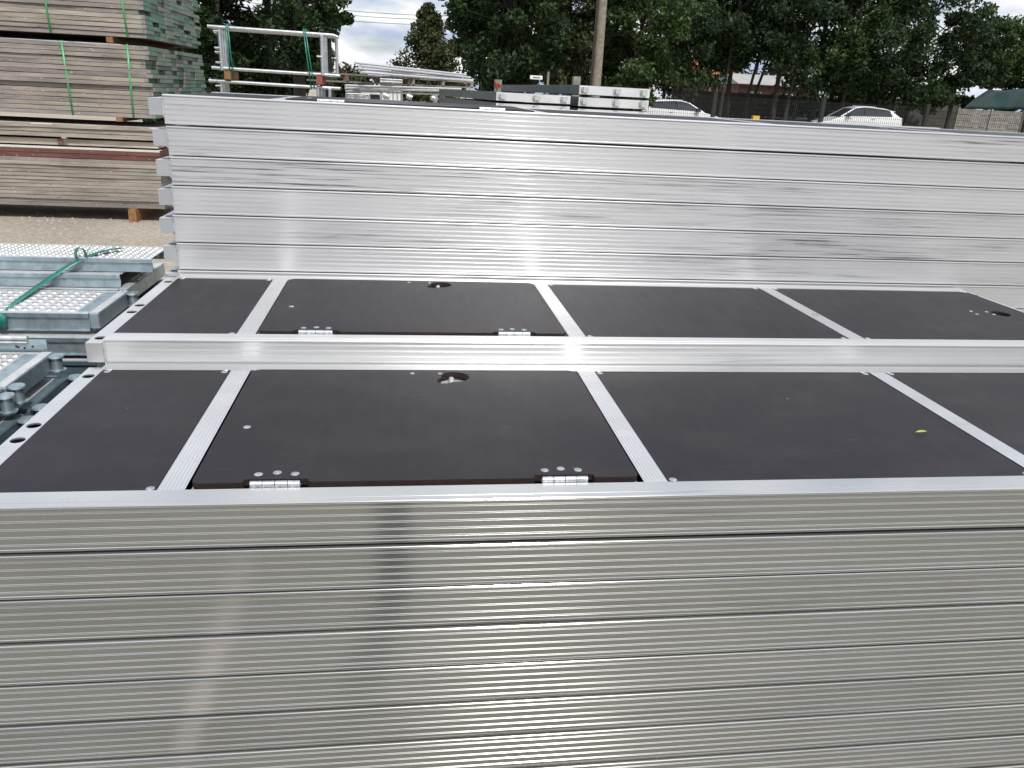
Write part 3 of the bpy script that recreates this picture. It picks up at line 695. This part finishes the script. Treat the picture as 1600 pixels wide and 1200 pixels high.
for x0, mt in ((540, 'brown_wood'), (588, 'brown_wood'), (636, 'brown_wood'), (644, 'grey_wood'), (691, 'grey_wood'), (736, 'grey_wood')):
    t = (x0-537)/203; Yq = 8.7/(1-t*(1-8.7/12.0)); yy = 129+9*t; a = at(x0, yy, Yq)-o0; hh = (at(x0, 117+13*t, Yq)-o0).z-a.z
    MB().box((a.x-.03, a.y+.004, a.z+.02), (a.x+.035, a.y+.3, a.z+hh-.002)).build('block', M[mt], e)
for i, (x, y) in enumerate(((603, 150), (640, 151.5), (678, 154))):
    a = at(x, y, 9.2+.5*i)
    o = MB().tube(a+Vector((-.03, -.03, .01)), a+Vector((.03, -.03, -.01)), .035, None, 14).box(a+Vector((-.045, -.02, -.01)), a+Vector((.0, .03, .035))).tube(a+Vector((0, .0, .0)), a+Vector((.0, .0, .06)), .012).build('tube_coupler', M['tube'])
    tag(o, ['first coupler from the cage end hanging on the lowest tube', 'middle coupler hanging on the lowest tube', 'coupler hanging beside the grey boxes'][i], 'coupler', 'couplers on the lower tubes')
for px, nm in ((556, 'thin white post under the tube pile, beside the cage'), (682, 'short white post under the tube pile beside the grey boxes')):
    a = at(px, 147, 9.3); o = MB().box((a.x-.016, 9.28, G), (a.x+.016, 9.32, a.z)).build('prop_post', M['tube']); tag(o, nm, 'post')
# wire mesh cages (small, behind)
def cage(p, w, h, d, label):
    e = empty('mesh_cage', p, label=label, cat='cage'); b = MB()
    for i in range(6): b.tube((w*i/5, 0, 0), (w*i/5, 0, h), .012, None, 5).tube((w*i/5, d, 0), (w*i/5, d, h), .012, None, 5)
    for j in range(4): b.tube((0, 0, h*j/3), (w, 0, h*j/3), .012, None, 5).tube((0, d, h*j/3), (w, d, h*j/3), .012, None, 5)
    b.build('wire_grid', M['tube'], e); MB().box((.03, .03, .03), (w-.03, d-.03, h-.03)).build('tank', M['white'], e)
a = at(594, 131, 17); b_ = at(628, 121, 17)
zc_ = a.z
for k in range(2): cage((a.x, 17, gz(a.x, 17)+.67*k) if k == 0 else (a.x, 17, zc_), b_.x-a.x, (b_.z-a.z) if k else zc_-gz(a.x, 17)-.05, .6, 'white tank in a wire cage glimpsed between the tube piles' if k else 'caged white tank at the bottom of the pair')
a = at(541, 158, 15); cage((a.x, 15, gz(0, 15)), .42, at(541, 146, 15).z-gz(0, 15), .5, 'pale mesh cage under the end of the lower tubes')
# small machine with glazed cab (distant)
a = at(583, 160, 20); e = empty('site_machine', (a.x, 20, gz(0, 20)), label='small white site machine with a slanted glazed cab behind the tubes', cat='machine')
zt = at(583, 146, 20).z-gz(0, 20)
MB().box((-.7, 0, .3), (.75, 1.2, zt-.32)).build('body', M['white'], e)
MB().add([(-.45, 0, zt-.32), (.6, 0, zt-.32), (.15, 0, zt), (-.25, 0, zt), (-.45, 1, zt-.32), (.6, 1, zt-.32), (.15, 1, zt), (-.25, 1, zt)], [(0, 1, 2, 3), (4, 7, 6, 5), (1, 5, 6, 2), (0, 3, 7, 4), (3, 2, 6, 7)]).build('cab_glass', M['car_glass'], e)
b = MB()
for p, q in (((-.45, -.02, zt-.32), (-.25, -.02, zt)), ((.6, -.02, zt-.32), (.15, -.02, zt)), ((-.25, -.02, zt), (.15, -.02, zt))): b.tube(p, q, .03)
b.build('cab_frame', M['white'], e); MB().tube((-.4, -.1, .3), (-.4, .1, .3), .3, None, 20).tube((.45, -.1, .3), (.45, .1, .3), .3, None, 20).build('wheel', M['rubber'], e)

# ------------------------------------------------------------------ grey boxed decks seen end-on
def grey_stack(pl, pr_, Y, Yb, pxb, nvis, pitch, top, who):
    a, c = at(*pl, Y), at(*pr_, Y); bk = at(pxb[0], pxb[1], Yb)
    w = (c-a).length; d = Vector((bk.x-a.x, bk.y-a.y, 0)); Ld = d.length; ang = math.atan2(-d.x, d.y)
    tot = int((a.z-G)/pitch)
    for k in range(tot):
        z = a.z-pitch*k; lab = f'{ORD[k] if k < 16 else "buried"} grey steel deck of the {who}' + (', silver end with three hooks' if k < 3 else ', below the visible ones')
        e = empty('boxed_deck', (a.x, a.y, z), ang, label=lab, cat='steel deck', group='grey decks seen end-on, '+who)
        b = MB().box((0, .012, -pitch*.80), (.012, Ld, 0)).box((w-.012, .012, -pitch*.80), (w, Ld, 0)).box((.0121, .012, -.01), (w-.0121, Ld, -.003)); b.build('body', M['grey_steel'], e)
        if k < nvis:
            MB().box((0, 0, -pitch*.80), (w, .011, -.004)).build('end_plate', M['bright_end'], e)
            for i, x in enumerate((.03, w*.5, w-.085)):
                MB().box((x, -.035, -pitch*.62), (x+.05, -.001, -pitch*.16)).box((x-.012, -.018, -pitch*.5), (x-.001, -.001, -pitch*.2)).build('hook', M['galv_top'], e)
    o = MB().box((a.x+.02, a.y+.1, G), (a.x+w-.02, a.y+.2, a.z-pitch*tot+.018)).build('timber_bearer', M['grey_wood']); tag(o, f'grey bearer below the {who}', 'bearer')
grey_stack((776, 143), (896, 149), 6.3, 9.2, (686, 143), 3, .093, 0, 'lower grey stack')
grey_stack((906, 132.5), (1019, 139), 6.6, 10.4, (783, 133), 3, .1035, 0, 'taller grey stack')
# another low bright platform end lying behind the tall stack
for (xa, ya, xb, yb, Y, lb) in ((1283, 193, 1470, 200.5, 3.2, 'bright aluminium rail of a platform behind the tall stack'), ):
    a, c = at(xa, ya-2.5, Y), at(xb, yb-2.5, Y)
    zb = G
    e = empty('scaffold_platform', (a.x, Y, a.z), label=lb, cat='scaffold deck'); MB().box((0, 0, -.06), (c.x-a.x, .04, 0)).build('side_rail', M['alu_top'], e)
    MB().box((0, .041, -.05), (c.x-a.x, .30, -.012)).build('deck_panel', M['panel'], e)
    for k, x in enumerate((.1, )):
        o = MB().box((a.x+x, Y+.02, G), (a.x+x+.08, Y+.28, a.z-.0605)).build('timber_bearer', M['grey_wood']); tag(o, 'tall grey bearer block under the lone platform behind the tall stack', 'bearer')

# ------------------------------------------------------------------ cars
def car(loc, rz, label, L_, H_, mat, hatch_=True, mirror=False, scale=1):
    """side view profile, nose at -X"""
    e = empty('parked_car', loc, rz, label=label, cat='car'); wb0, wb1 = -L_*.5+.85, L_*.5-.85; R = .33; b = bmesh.new()
    def arch(c): return [(c+(R+.06)*math.cos(t), .28+(R+.06)*math.sin(t)) for t in [math.pi*(1-i/8) for i in range(9)]]
    h = L_/2; bl = H_*.68
    prof = [(-h+.05, .30), (-h, .45), (-h+.02, .66), (-h+.12, .78), (-h+.55, .90), (-h+1.10, bl), (-.2, bl+.03), (h-.55, bl+.08), (h-.06, bl+.06), (h, .80), (h-.02, .50), (h-.06, .30)]
    low_ = [(wb1+R+.06, .30)]+[(x, max(z, .30)) for x, z in arch(wb1)][::-1]+[(wb0+R+.06, .22)]+[(x, max(z, .3)) for x, z in arch(wb0)][::-1]
    pts = prof+low_; hw = .90
    rings = []
    for y, s, dz in ((-hw+.0, .965, 0.0), (-hw+.06, 1, .0), (hw-.06, 1, 0), (hw, .965, 0)):
        rings.append([b.verts.new((x*(s if abs(x) > h-.3 else 1), y if z > .4 else y*.97, z)) for x, z in pts])
    for i in range(3):
        for j in range(len(pts)): b.faces.new((rings[i][j], rings[i][(j+1) % len(pts)], rings[i+1][(j+1) % len(pts)], rings[i+1][j]))
    b.faces.new(rings[0]); b.faces.new(rings[3][::-1]); bmesh.ops.recalc_face_normals(b, faces=b.faces)
    me = bpy.data.meshes.new('body'); b.to_mesh(me); b.free(); me.materials.append(mat)
    o = link('body', me, e); bv = o.modifiers.new('bevel', 'BEVEL'); bv.width = .04; bv.segments = 3; bv.limit_method = 'ANGLE'; bv.angle_limit = .6
    for p in me.polygons: p.use_smooth = True
    # greenhouse
    gx = [(-h+1.0, bl-.02), (-.46, H_-.09), (-.05, H_-.01), (.35, H_), (h-.95, H_-.07), (h-.60, H_-.17), (h-.10, bl+.06)]
    def gh(y0, y1, ins, name, mat_, lift=0, sel=None):
        mb = MB(); n = len(gx); yt = y1
        vs = [(x, -(y0 if z < bl+.1 else y1), z+lift) for x, z in gx]+[(x, (y0 if z < bl+.1 else y1), z+lift) for x, z in gx]
        mb.add(vs, [(i, i+1, n+i+1, n+i) for i in range(n-1)]+[tuple(range(n-1, -1, -1)), tuple(range(n, 2*n))]); return mb.build(name, mat_, e)
    gh(.84, .62, 0, 'greenhouse_glass', M['car_glass'])
    mb = MB(); rt = [(-.50, H_-.10), (-.3, H_-.035), (0, H_+.012), (.35, H_+.018), (h-.95, H_-.045), (h-.45, H_-.15)]
    n = len(rt); vs = [(x, -.64, z-.015) for x, z in rt]+[(x, -.5, z+.01) for x, z in rt]+[(x, .5, z+.01) for x, z in rt]+[(x, .64, z-.015) for x, z in rt]
    fs = [(r*n+i, r*n+i+1, (r+1)*n+i+1, (r+1)*n+i) for r in range(3) for i in range(n-1)]; mb.add(vs, fs, 0, True); o = mb.build('roof', mat, e)
    sd = o.modifiers.new('solid', 'SOLIDIFY'); sd.thickness = .04
    for s in (-1, 1):   # pillars
        for nm, (xa, za, xb, zb) in (('pillar', (-h+1.0, bl-.01, -.40, H_-.07)), ('pillar', (.12, bl+.04, .18, H_-.02)), ('pillar', (h-.20, bl+.05, h-.66, H_-.13))):
            wd_ = .05 if xb > .5 or xb < 0 else .03
            wr = .34 if xb > .5 else wd_
            MB().add([(xa-wr, s*.853, za), (xa+wd_, s*.853, za), (xb+wd_, s*.645, zb), (xb-wd_, s*.645, zb), (xa-wr, s*.80, za), (xa+wd_, s*.80, za), (xb+wd_, s*.60, zb), (xb-wd_, s*.60, zb)], [(0, 1, 2, 3), (4, 7, 6, 5), (0, 4, 5, 1), (1, 5, 6, 2), (2, 6, 7, 3), (3, 7, 4, 0)]).build(nm, mat if abs(xb) > .3 else M['car_dark'], e)
        MB().box((-h+1.25, s*.9-.0+(-.14 if s < 0 else 0), bl+.02), (-h+1.45, s*.9+(.0 if s < 0 else .14), bl+.16)).build('mirror', M['car_dark'], e)
        MB().box((-.75, s*.902-.008, bl-.11), (-.58, s*.902+.008, bl-.08)).build('door_handle', M['rim'], e); MB().box((.45, s*.902-.008, bl-.09), (.62, s*.902+.008, bl-.06)).build('door_handle', M['rim'], e)
        for c in (wb0, wb1):
            w = MB().tube((c, s*.72, .32), (c, s*.89, .32), R, None, 24).build('wheel', M['rubber'], e)
            MB().tube((c, s*.885, .32), (c, s*.897, .32), R*.66, None, 16).build('rim', M['rim'], w)
        MB().box((h-.16, s*.80-.06, bl-.16), (h-.005, s*.80+.09*(1), bl-.02)).build('tail_lamp', M['red_lamp'], e)
        MB().box((-h+.04, s*.70-.12, .66), (-h+.22, s*.70+.12, .76)).build('headlight', M['car_glass'], e)
    MB().box((-.5, -.903, .30), (.6, .903, .36)).build('sill_trim', M['car_dark'], e)
    MB().box((h-.62, -.5, H_-.175), (h-.33, .5, H_-.14)).build('spoiler', mat, e)
    for i in (0,):
        MB().box((-.55, -.55, H_-.02), (-.5, -.53, H_+.03)).box((-.55, -.56, H_+.02), (.7, -.53, H_+.035)).build('roof_rail', mat, e)
    return e
zr2 = gz(25, 40)
car((24.75, 40.5, zr2), math.radians(-6), 'white compact SUV parked behind the dark mesh fence, nose to the hedge', 4.35, 1.62, M['car_white'])
car((13.75, 38, gz(13, 38)+.10), math.radians(183), 'white hatchback parked behind the fence beside the grey stacked decks', 4.3, 1.47, M['car_white'])
a = at(1272, 193, 45); car((a.x+.3, 45.5, gz(a.x, 45)), math.radians(-20), 'dark car parked behind the white compact SUV', 4.2, 1.35, M['car_dark'])

# ------------------------------------------------------------------ fence, concrete wall, tarp, houses
def mesh_fence(x0, x1, Y, zb, h, n, label):
    e = empty('mesh_fence', (x0, Y, zb), label=label, cat='fence'); w = (x1-x0)/n
    b = MB(); k = int(w/.10)
    for i in range(k): b.box((w*i/k+.03, 0, .05), (w*i/k+.042, .008, h-.05))
    for j in range(10): z = .08+(h-.16)*j/9; b.box((.03, -.007, z), (w-.03, -.001, z+.009))
    pm = b.mesh('mesh_panel', M['fence_dark']); po = MB().box((-.08, -.08, 0), (.08, .08, h+.10)).mesh('post', M['fence_dark'])
    for i in range(n):
        o = link('mesh_panel', pm, e, (w*i, 0, 0))
    for i in range(n+1): link('post', po, e, (w*i, 0, 0))
    return e
fx0, fx1 = at(1000, 160, 34).x, at(1640, 190, 34).x
P115 = at(1115, 170, 34).x; P285 = at(1285, 170, 34).x; pw = (P285-P115)
n = 5; mesh_fence(P115-pw*1, P115-pw*1+pw*n, 34, G-.1, 1.85, n, 'dark green wire mesh fence with posts in front of the parked cars')
def slab_wall(xa, xb, Y, zb, h, n, rows, label, mat):
    e = empty('concrete_wall', (xa, Y, zb), label=label, cat='wall'); w = (xb-xa)/n
    sm = MB().box((.06, 0, .0), (w-.06, .05, h/rows-.02)).mesh('slab', M[mat]); pm = MB().box((-.055, -.06, 0), (.055, .1, h+.05)).mesh('post', M[mat])
    for i in range(n):
        for r in range(rows): link('slab', sm, e, (w*i, rnd.uniform(-.006, .006), h/rows*r))
    for i in range(n+1): link('post', pm, e, (w*i, 0, 0))
    return e
a, c = at(1050, 160, 48), at(1495, 180, 48)
slab_wall(a.x, c.x, 48, G-.1, at(1250, 150, 48).z-G+.1, 9, 5, 'long grey concrete slab wall behind the parked cars, in tree shade', 'concrete_shaded')
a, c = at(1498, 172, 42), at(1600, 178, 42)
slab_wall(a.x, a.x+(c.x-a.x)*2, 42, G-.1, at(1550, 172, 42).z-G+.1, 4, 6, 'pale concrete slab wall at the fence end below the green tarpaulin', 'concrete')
# tarp
a, c = at(1505, 170, 45), at(1598, 168, 45); tl, tr_ = at(1545, 140, 45.5), at(1598, 134, 45.5); b = MB(); nx, nz = 14, 6; vs = []
for j in range(nz+1):
    for i in range(nx+1):
        u, v_ = i/nx, j/nz; p = (Vector(a)*(1-u)+Vector(c+Vector((3, 0, 0)))*u)*(1-v_)+(Vector(tl)*(1-u)+Vector(tr_+Vector((3, 0, 0)))*u)*v_
        vs.append(p+Vector((0, .18*math.sin(u*17+v_*3)+.1*math.sin(u*41), -.05*math.sin(u*9)*v_)))
b.add(vs, [(j*(nx+1)+i, j*(nx+1)+i+1, (j+1)*(nx+1)+i+1, (j+1)*(nx+1)+i) for j in range(nz) for i in range(nx)], 0, True)
o = b.build('tarpaulin', M['tarp']); sd = o.modifiers.new('solid', 'SOLIDIFY'); sd.thickness = .02; tag(o, 'dark green tarpaulin hung above the pale slab wall', 'tarpaulin')
def house(xa, xb, Y, ze, zr, roofm, wallm, label, depth=8):
    e = empty('house', (xa, Y, G), label=label, cat='house'); w = xb-xa; ze -= G; zr -= G
    MB().box((0, 0, 0), (w, depth, ze)).build('wall', M[wallm], e)
    nrow = 10; b = MB()
    for r in range(nrow):
        y0, y1 = -.4+(depth/2+.4)*r/nrow, -.4+(depth/2+.4)*(r+1)/nrow; z0, z1 = ze+(zr-ze)*r/nrow, ze+(zr-ze)*(r+1)/nrow
        b.add([(-.3, y0, z0+.06), (w+.3, y0, z0+.06), (w+.3, y1, z1+.02), (-.3, y1, z1+.02), (-.3, y0, z0), (w+.3, y0, z0)], [(0, 1, 2, 3), (4, 5, 1, 0)])
    b.add([(-.3, depth/2, zr+.03), (w+.3, depth/2, zr+.03), (w+.3, depth+.4, ze), (-.3, depth+.4, ze), (-.3, -.4, ze), (w+.3, -.4, ze)], [(0, 1, 2, 3), (0, 3, 4), (1, 5, 2)])
    rf = b.build('roof', M[roofm], e)
    if roofm == 'roof_tile': MB().box((w*.3, depth*.45, zr-.3), (w*.3+.5, depth*.45+.5, zr+.7)).build('chimney', M['brickwall'], rf)
    for i in range(max(2, int(w/2.5))):
        wn_ = MB().box((.8+i*2.5, -.05, ze-1.7), (1.8+i*2.5, -.002, ze-.5)).build('window', M['white'], e); MB().box((.86+i*2.5, -.06, ze-1.64), (1.74+i*2.5, -.051, ze-.56)).build('pane', M['car_glass'], wn_)
a, c = at(1108, 113, 62), at(1146, 113, 62); house(a.x, c.x, 62, a.z-.15, at(1120, 92, 62).z, 'roof_tile', 'brickwall', 'small house with an orange tiled roof glimpsed through the trees')
a, c = at(1155, 131, 58), at(1278, 133, 58); house(a.x, c.x, 58, a.z, at(1160, 116, 58).z+.1, 'roof_pale', 'brickwall', 'low brick shed with a pale sheet roof under the trees', 5)
a, c = at(985, 137, 60), at(1012, 137, 60); house(a.x, c.x, 60, a.z, at(1003, 118, 60).z, 'roof_tile', 'brickwall', 'orange roofed outbuilding beside the grey decks and the pole')
a, c = at(1482, 160, 66), at(1500, 160, 66); house(a.x, c.x, 66, a.z, at(1490, 145, 66).z, 'roof_tile', 'brickwall', 'tiny orange roof glimpsed behind the compact SUV')
# utility pole, wires
pt, pb_ = at(942, 0, 28), at(932, 125, 28); b = MB(); xb_ = pb_.x
b.path([(pb_.x, 28, G-.1), (pb_.x, 28, 2), (pt.x, 28, pt.z), (pt.x, 28, 8)], [.17, .165, .155, .13], 14)
e = empty('utility_pole', (0, 0, 0), label='tall round wooden utility pole in front of the dark trees', cat='pole'); b.build('pole', M['pole_wood'], e)
MB().tube((pb_.x-.24, 27.9, G), (pt.x-.2, 27.9, 7.5), .028, None, 8).build('cable_riser', M['wire'], e)
for i, (ya, yb) in enumerate(((17, 24.5), (24, 31), (33, 39))):
    a, c = at(500, ya-5, 62), at(690, yb, 62); d = (c-a); b = MB(); pts = [a+d*t+Vector((0, 0, .25*((t-.5)**2*4-1)*.4)) for t in [k/10 for k in range(-14, 22)]]
    b.path(pts, [.018]*len(pts), 5); o = b.build('overhead_wire', M['wire']); tag(o, ['highest thin overhead wire crossing the cloudy gap', 'middle thin overhead wire crossing the cloudy gap', 'lowest thin overhead wire crossing the cloudy gap'][i], 'wire', 'overhead wires')
# small sign, posts, yellow box
a = at(838, 121, 24); e = empty('road_sign', (a.x, 24, G), label='small plain white sign board on a post before the dark trees', cat='sign')
MB().box((-.19, 0, a.z-G-.055), (.19, .03, a.z-G+.055)).build('board', M['white'], e); p = at(857, 121, 24).x-a.x
MB().box((p-.03, .04, 0), (p+.03, .1, a.z-G+.18)).build('post', M['concrete'], e); MB().box((-.1, -.01, a.z-G-.012), (.12, -.002, a.z-G+.006)).build('dark_line', M['wire'], e)
for px, py, mt, lb in ((779, 127, 'concrete', 'short concrete post with red fitting behind the grey decks'), (902, 122, 'concrete', 'short grey post behind the taller grey stack')):
    a = at(px, py, 20); e = empty('concrete_post', (a.x, 20, G), label=lb, cat='post'); MB().box((-.09, 0, 0), (.09, .2, a.z-G+.04)).build('post', M[mt], e)
    if px < 800: MB().tube((-.1, -.03, a.z-G), (-.02, -.03, a.z-G-.16), .02).tube((-.02, -.03, a.z-G-.05), (.05, -.03, a.z-G-.1), .02).build('hook', M['red'], e)
a = at(1182, 184, 32); e = empty('marker_box', (a.x, 32, G), label='small yellow box on a stake at the foot of the fence', cat='box'); MB().box((-.14, 0, a.z-G-.12), (.14, .2, a.z-G+.08)).build('box', M['yellow'], e); MB().box((-.03, .03, 0), (.03, .09, a.z-G-.12)).build('stake', M['grey_wood'], e)

# ------------------------------------------------------------------ trees
def leaves(centres, radii, count, size, flat=.8):
    """numpy cloud of folded leaf quads round clump centres"""
    k = len(centres); idx = nrg.integers(0, k, count); c = np.array(centres)[idx]; r = np.array(radii)[idx][:, None]
    d = nrg.normal(size=(count, 3)); d /= np.linalg.norm(d, axis=1)[:, None]; rad = nrg.random((count, 1))**.45
    p = c+d*rad*r*np.array([1, 1, flat])
    n = nrg.normal(size=(count, 3))+np.array([0, 0, .7]); n /= np.linalg.norm(n, axis=1)[:, None]
    a = np.cross(n, nrg.normal(size=(count, 3))); a /= np.linalg.norm(a, axis=1)[:, None]; b = np.cross(n, a)
    s = size*(.6+.8*nrg.random((count, 1)))
    v = np.stack([p-a*s, p+b*s*.5, p+a*s, p-b*s*.5], 1).reshape(-1, 3)
    return v
def leafmesh(name, v, mat):
    me = bpy.data.meshes.new(name); n = len(v)//4
    me.vertices.add(len(v)); me.vertices.foreach_set('co', v.ravel().astype(np.float32)); me.loops.add(len(v)); me.loops.foreach_set('vertex_index', np.arange(len(v), dtype=np.int32))
    me.polygons.add(n); me.polygons.foreach_set('loop_start', np.arange(0, len(v), 4, dtype=np.int32)); me.polygons.foreach_set('loop_total', np.full(n, 4, dtype=np.int32))
    me.materials.append(mat); me.update(calc_edges=True); return me
def tree(x, y, R, z0, z1, label, mat='leaf_dark', n=14000, size=.13, clumps=46, trunk=.22, grp='trees along the far side of the yard', lean=0, cone=False, cr_=None, seed=None):
    rr = random.Random(int(x*100+y*7) if seed is None else seed); g = gz(x, y); e = empty('tree', (x, y, g), label=label, cat='tree', group=grp)
    z0 -= g; z1 -= g; b = MB(); H = z1-z0; top = z0+H*.75
    tp = [Vector((0, 0, -.1)), Vector((lean*.3+rr.uniform(-.15, .15), 0, z0*.6+.5)), Vector((lean+rr.uniform(-.3, .3), rr.uniform(-.2, .2), z0+H*.35)), Vector((lean*1.3+rr.uniform(-.4, .4), 0, top))]
    b.path(tp, [trunk, trunk*.8, trunk*.5, trunk*.15], 9)
    cs, rs = [], []
    for i in range(clumps):
        t = rr.random(); z = z0+H*t
        if cone: w = R*(1-t)**.8*rr.random()**.4; rc = .32*R*(1-t*.6)
        else: w = R*math.sqrt(max(.05, 1-(2*t-1)**2*.8))*rr.random()**.45; rc = (cr_ or R*.27)*rr.uniform(.6, 1.25)
        an = rr.random()*2*math.pi; c = Vector((w*math.cos(an)+lean*t, w*math.sin(an), z)); cs.append(tuple(c)); rs.append(rc)
        if not cone and i % 2 == 0:
            s0 = tp[2].lerp(tp[3], rr.random()*.8) if z > z0+H*.4 else tp[1].lerp(tp[2], rr.uniform(.2, 1)); mid = s0.lerp(c, .5)+Vector((rr.uniform(-.2, .2), 0, rr.uniform(-.1, .35)))
            b.path([s0, mid, c], [trunk*.28, trunk*.16, trunk*.05], 6)
    b.build('trunk', M['bark'], e)
    link('crown', leafmesh('crown', leaves(cs, rs, n, size), M[mat]), e)
    return e
def tx(px, Y): return at(px, 150, Y).x
def tz(px, py, Y): return at(px, py, Y).z
TR = [ # px, Y, R, z0, z1, mat, n, size, label
 (352, 20, 1.7, .2, 6, 'leaf_dark', 22000, .075, 'dark leafy tree behind the upper frame bundle'),
 (425, 21, 1.5, .0, 6, 'leaf_mid', 22000, .075, 'mid green tree behind the raised frames, thick down low'),
 (515, 19.5, .85, 1.7, 5, 'leaf_dark', 8000, .06, 'dark branch-tipped tree overhanging the cloudy gap'),
 (470, 18, .95, .9, 4.6, 'leaf_dark', 11000, .06, 'slim dark tree just behind the raised frame posts'),
 (750, 33, 2.2, 2.4, 8, 'leaf_dark', 13000, .11, 'dark tree right of the cloudy gap with hanging twigs'),
 (790, 30, 2.2, .3, 7, 'leaf_dark', 20000, .10, 'dark dense tree between the cone shrub and the sign'),
 (865, 34, 2.6, .0, 8, 'leaf_olive', 20000, .10, 'olive tinged tree behind the small white sign'),
 (925, 37, 2.6, .0, 9, 'leaf_dark', 20000, .11, 'dark tree directly behind the utility pole'),
 (990, 33, 2.0, .3, 8, 'leaf_mid', 18000, .10, 'green tree just beside the utility pole'),
 (1065, 43, 3.0, 1.4, 9, 'leaf_dark', 14000, .125, 'dark tree above the white hatchback'),
 (1140, 44, 2.8, 2.7, 9, 'leaf_dark', 12000, .125, 'tall dark tree above the pale shed roof'),
 (1212, 43, 2.8, 2.6, 9, 'leaf_dark', 12000, .125, 'thin stemmed dark tree over the shed'),
 (1275, 44, 3.0, 1.5, 9, 'leaf_mid', 15000, .125, 'mid green tree above the compact SUV nose'),
 (1345, 43.5, 3.0, 1.3, 9, 'leaf_dark', 15000, .125, 'dense dark tree right above the compact SUV'),
 (1425, 43.5, 3.0, .9, 9, 'leaf_dark', 14000, .125, 'dark tree behind the SUV tail'),
 (1490, 44, 1.7, 2.0, 6.2, 'leaf_dark', 6000, .12, 'smaller dark tree with sky showing through it'),
 (1545, 49, 2.3, 2.9, 6.4, 'leaf_mid', 13000, .12, 'lighter green tree above the green tarpaulin'),
 (1625, 49, 2.6, 2.8, 5.4, 'leaf_olive', 11000, .12, 'olive green tree at the end of the fence'),
 (1175, 72, 5.5, 3.0, 13, 'leaf_dark', 7000, .24, 'large far tree behind the brick shed'),
 (1340, 74, 6.0, 1.5, 13, 'leaf_dark', 7000, .24, 'large far tree behind the SUV trees'),
 (900, 70, 5.5, 1.5, 13, 'leaf_dark', 7000, .24, 'large far tree behind the utility pole'),
 (1035, 72, 5.0, 1.5, 13, 'leaf_dark', 7000, .24, 'large far tree behind the hatchback trees'),
 (790, 66, 4.0, 1.0, 12, 'leaf_dark', 12000, .22, 'large far tree left of the utility pole'),
]
for px, Y, R, z0, z1, mt, n, s, lb in TR:
    tree(tx(px, Y), Y, R, z0, z1, lb, mt, n, s, cr_=None, clumps=90 if n > 9000 else 44, trunk=.16 if Y < 45 else .2)
a = at(668, 140, 27); tree(a.x, 27, 1.55, .0, at(668, 8, 27).z, 'cone shaped ivy covered tree standing in the cloudy gap', 'leaf_olive', 17000, .06, 130, .1, cone=True)
# extra slender stems seen above the cars
for i, px in enumerate((1128, 1170, 1185, 1232, 1246, 1300, 1322, 1400)):
    Y = 42.5+(i % 3); x = tx(px, Y); e = empty('tree', (x, Y, G), label=['slender bare stem left of the shed roof', 'slender stem before the shed wall', 'leaning slender stem before the shed wall', 'twin slender stem by the shed end', 'thicker slender stem by the shed end', 'slender stem above the SUV nose', 'slender stem above the SUV windscreen', 'slender stem above the SUV tail'][i], cat='tree', group='slender stems behind the slab wall')
    MB().path([Vector((0, 0, 0)), Vector((rnd.uniform(-.25, .25), 0, 2.0)), Vector((rnd.uniform(-.4, .4), 0, 4.)), Vector((rnd.uniform(-.9, .9), 0, 7.0))], [.12, .09, .07, .05], 8).build('trunk', M['bark'], e)
# hedge masses behind everything
def hedge(px0, px1, Y, zt, label, mat, n, size):
    xa, xb = tx(px0, Y), tx(px1, Y); k = max(4, int((xb-xa)/.8)); cs = []; rs = []
    for i in range(k*3):
        u = rnd.random(); z = rnd.uniform(G, zt-.3)*1.0; cs.append((xa+(xb-xa)*u, Y+rnd.uniform(-.4, .4), z)); rs.append(rnd.uniform(.45, .8))
    o = link('hedge', leafmesh('hedge', leaves(cs, rs, n, size), M[mat])); tag(o, label, 'hedge')
hedge(240, 548, 25, tz(400, 52, 25), 'dark hedge behind the frame bundles', 'leaf_dark', 30000, .10)
hedge(530, 690, 26, tz(600, 112, 26), 'low hedge at the bottom of the cloudy gap', 'leaf_olive', 7000, .09)
hedge(700, 1010, 42, tz(850, 50, 42), 'tall dark hedge behind the utility pole', 'leaf_dark', 32000, .14)
hedge(1010, 1500, 53, tz(1250, 150, 53), 'dark hedge behind the slab wall', 'leaf_dark', 22000, .16)
hedge(1440, 1680, 50, tz(1500, 110, 50), 'dark hedge behind the tarpaulin', 'leaf_dark', 12000, .16)
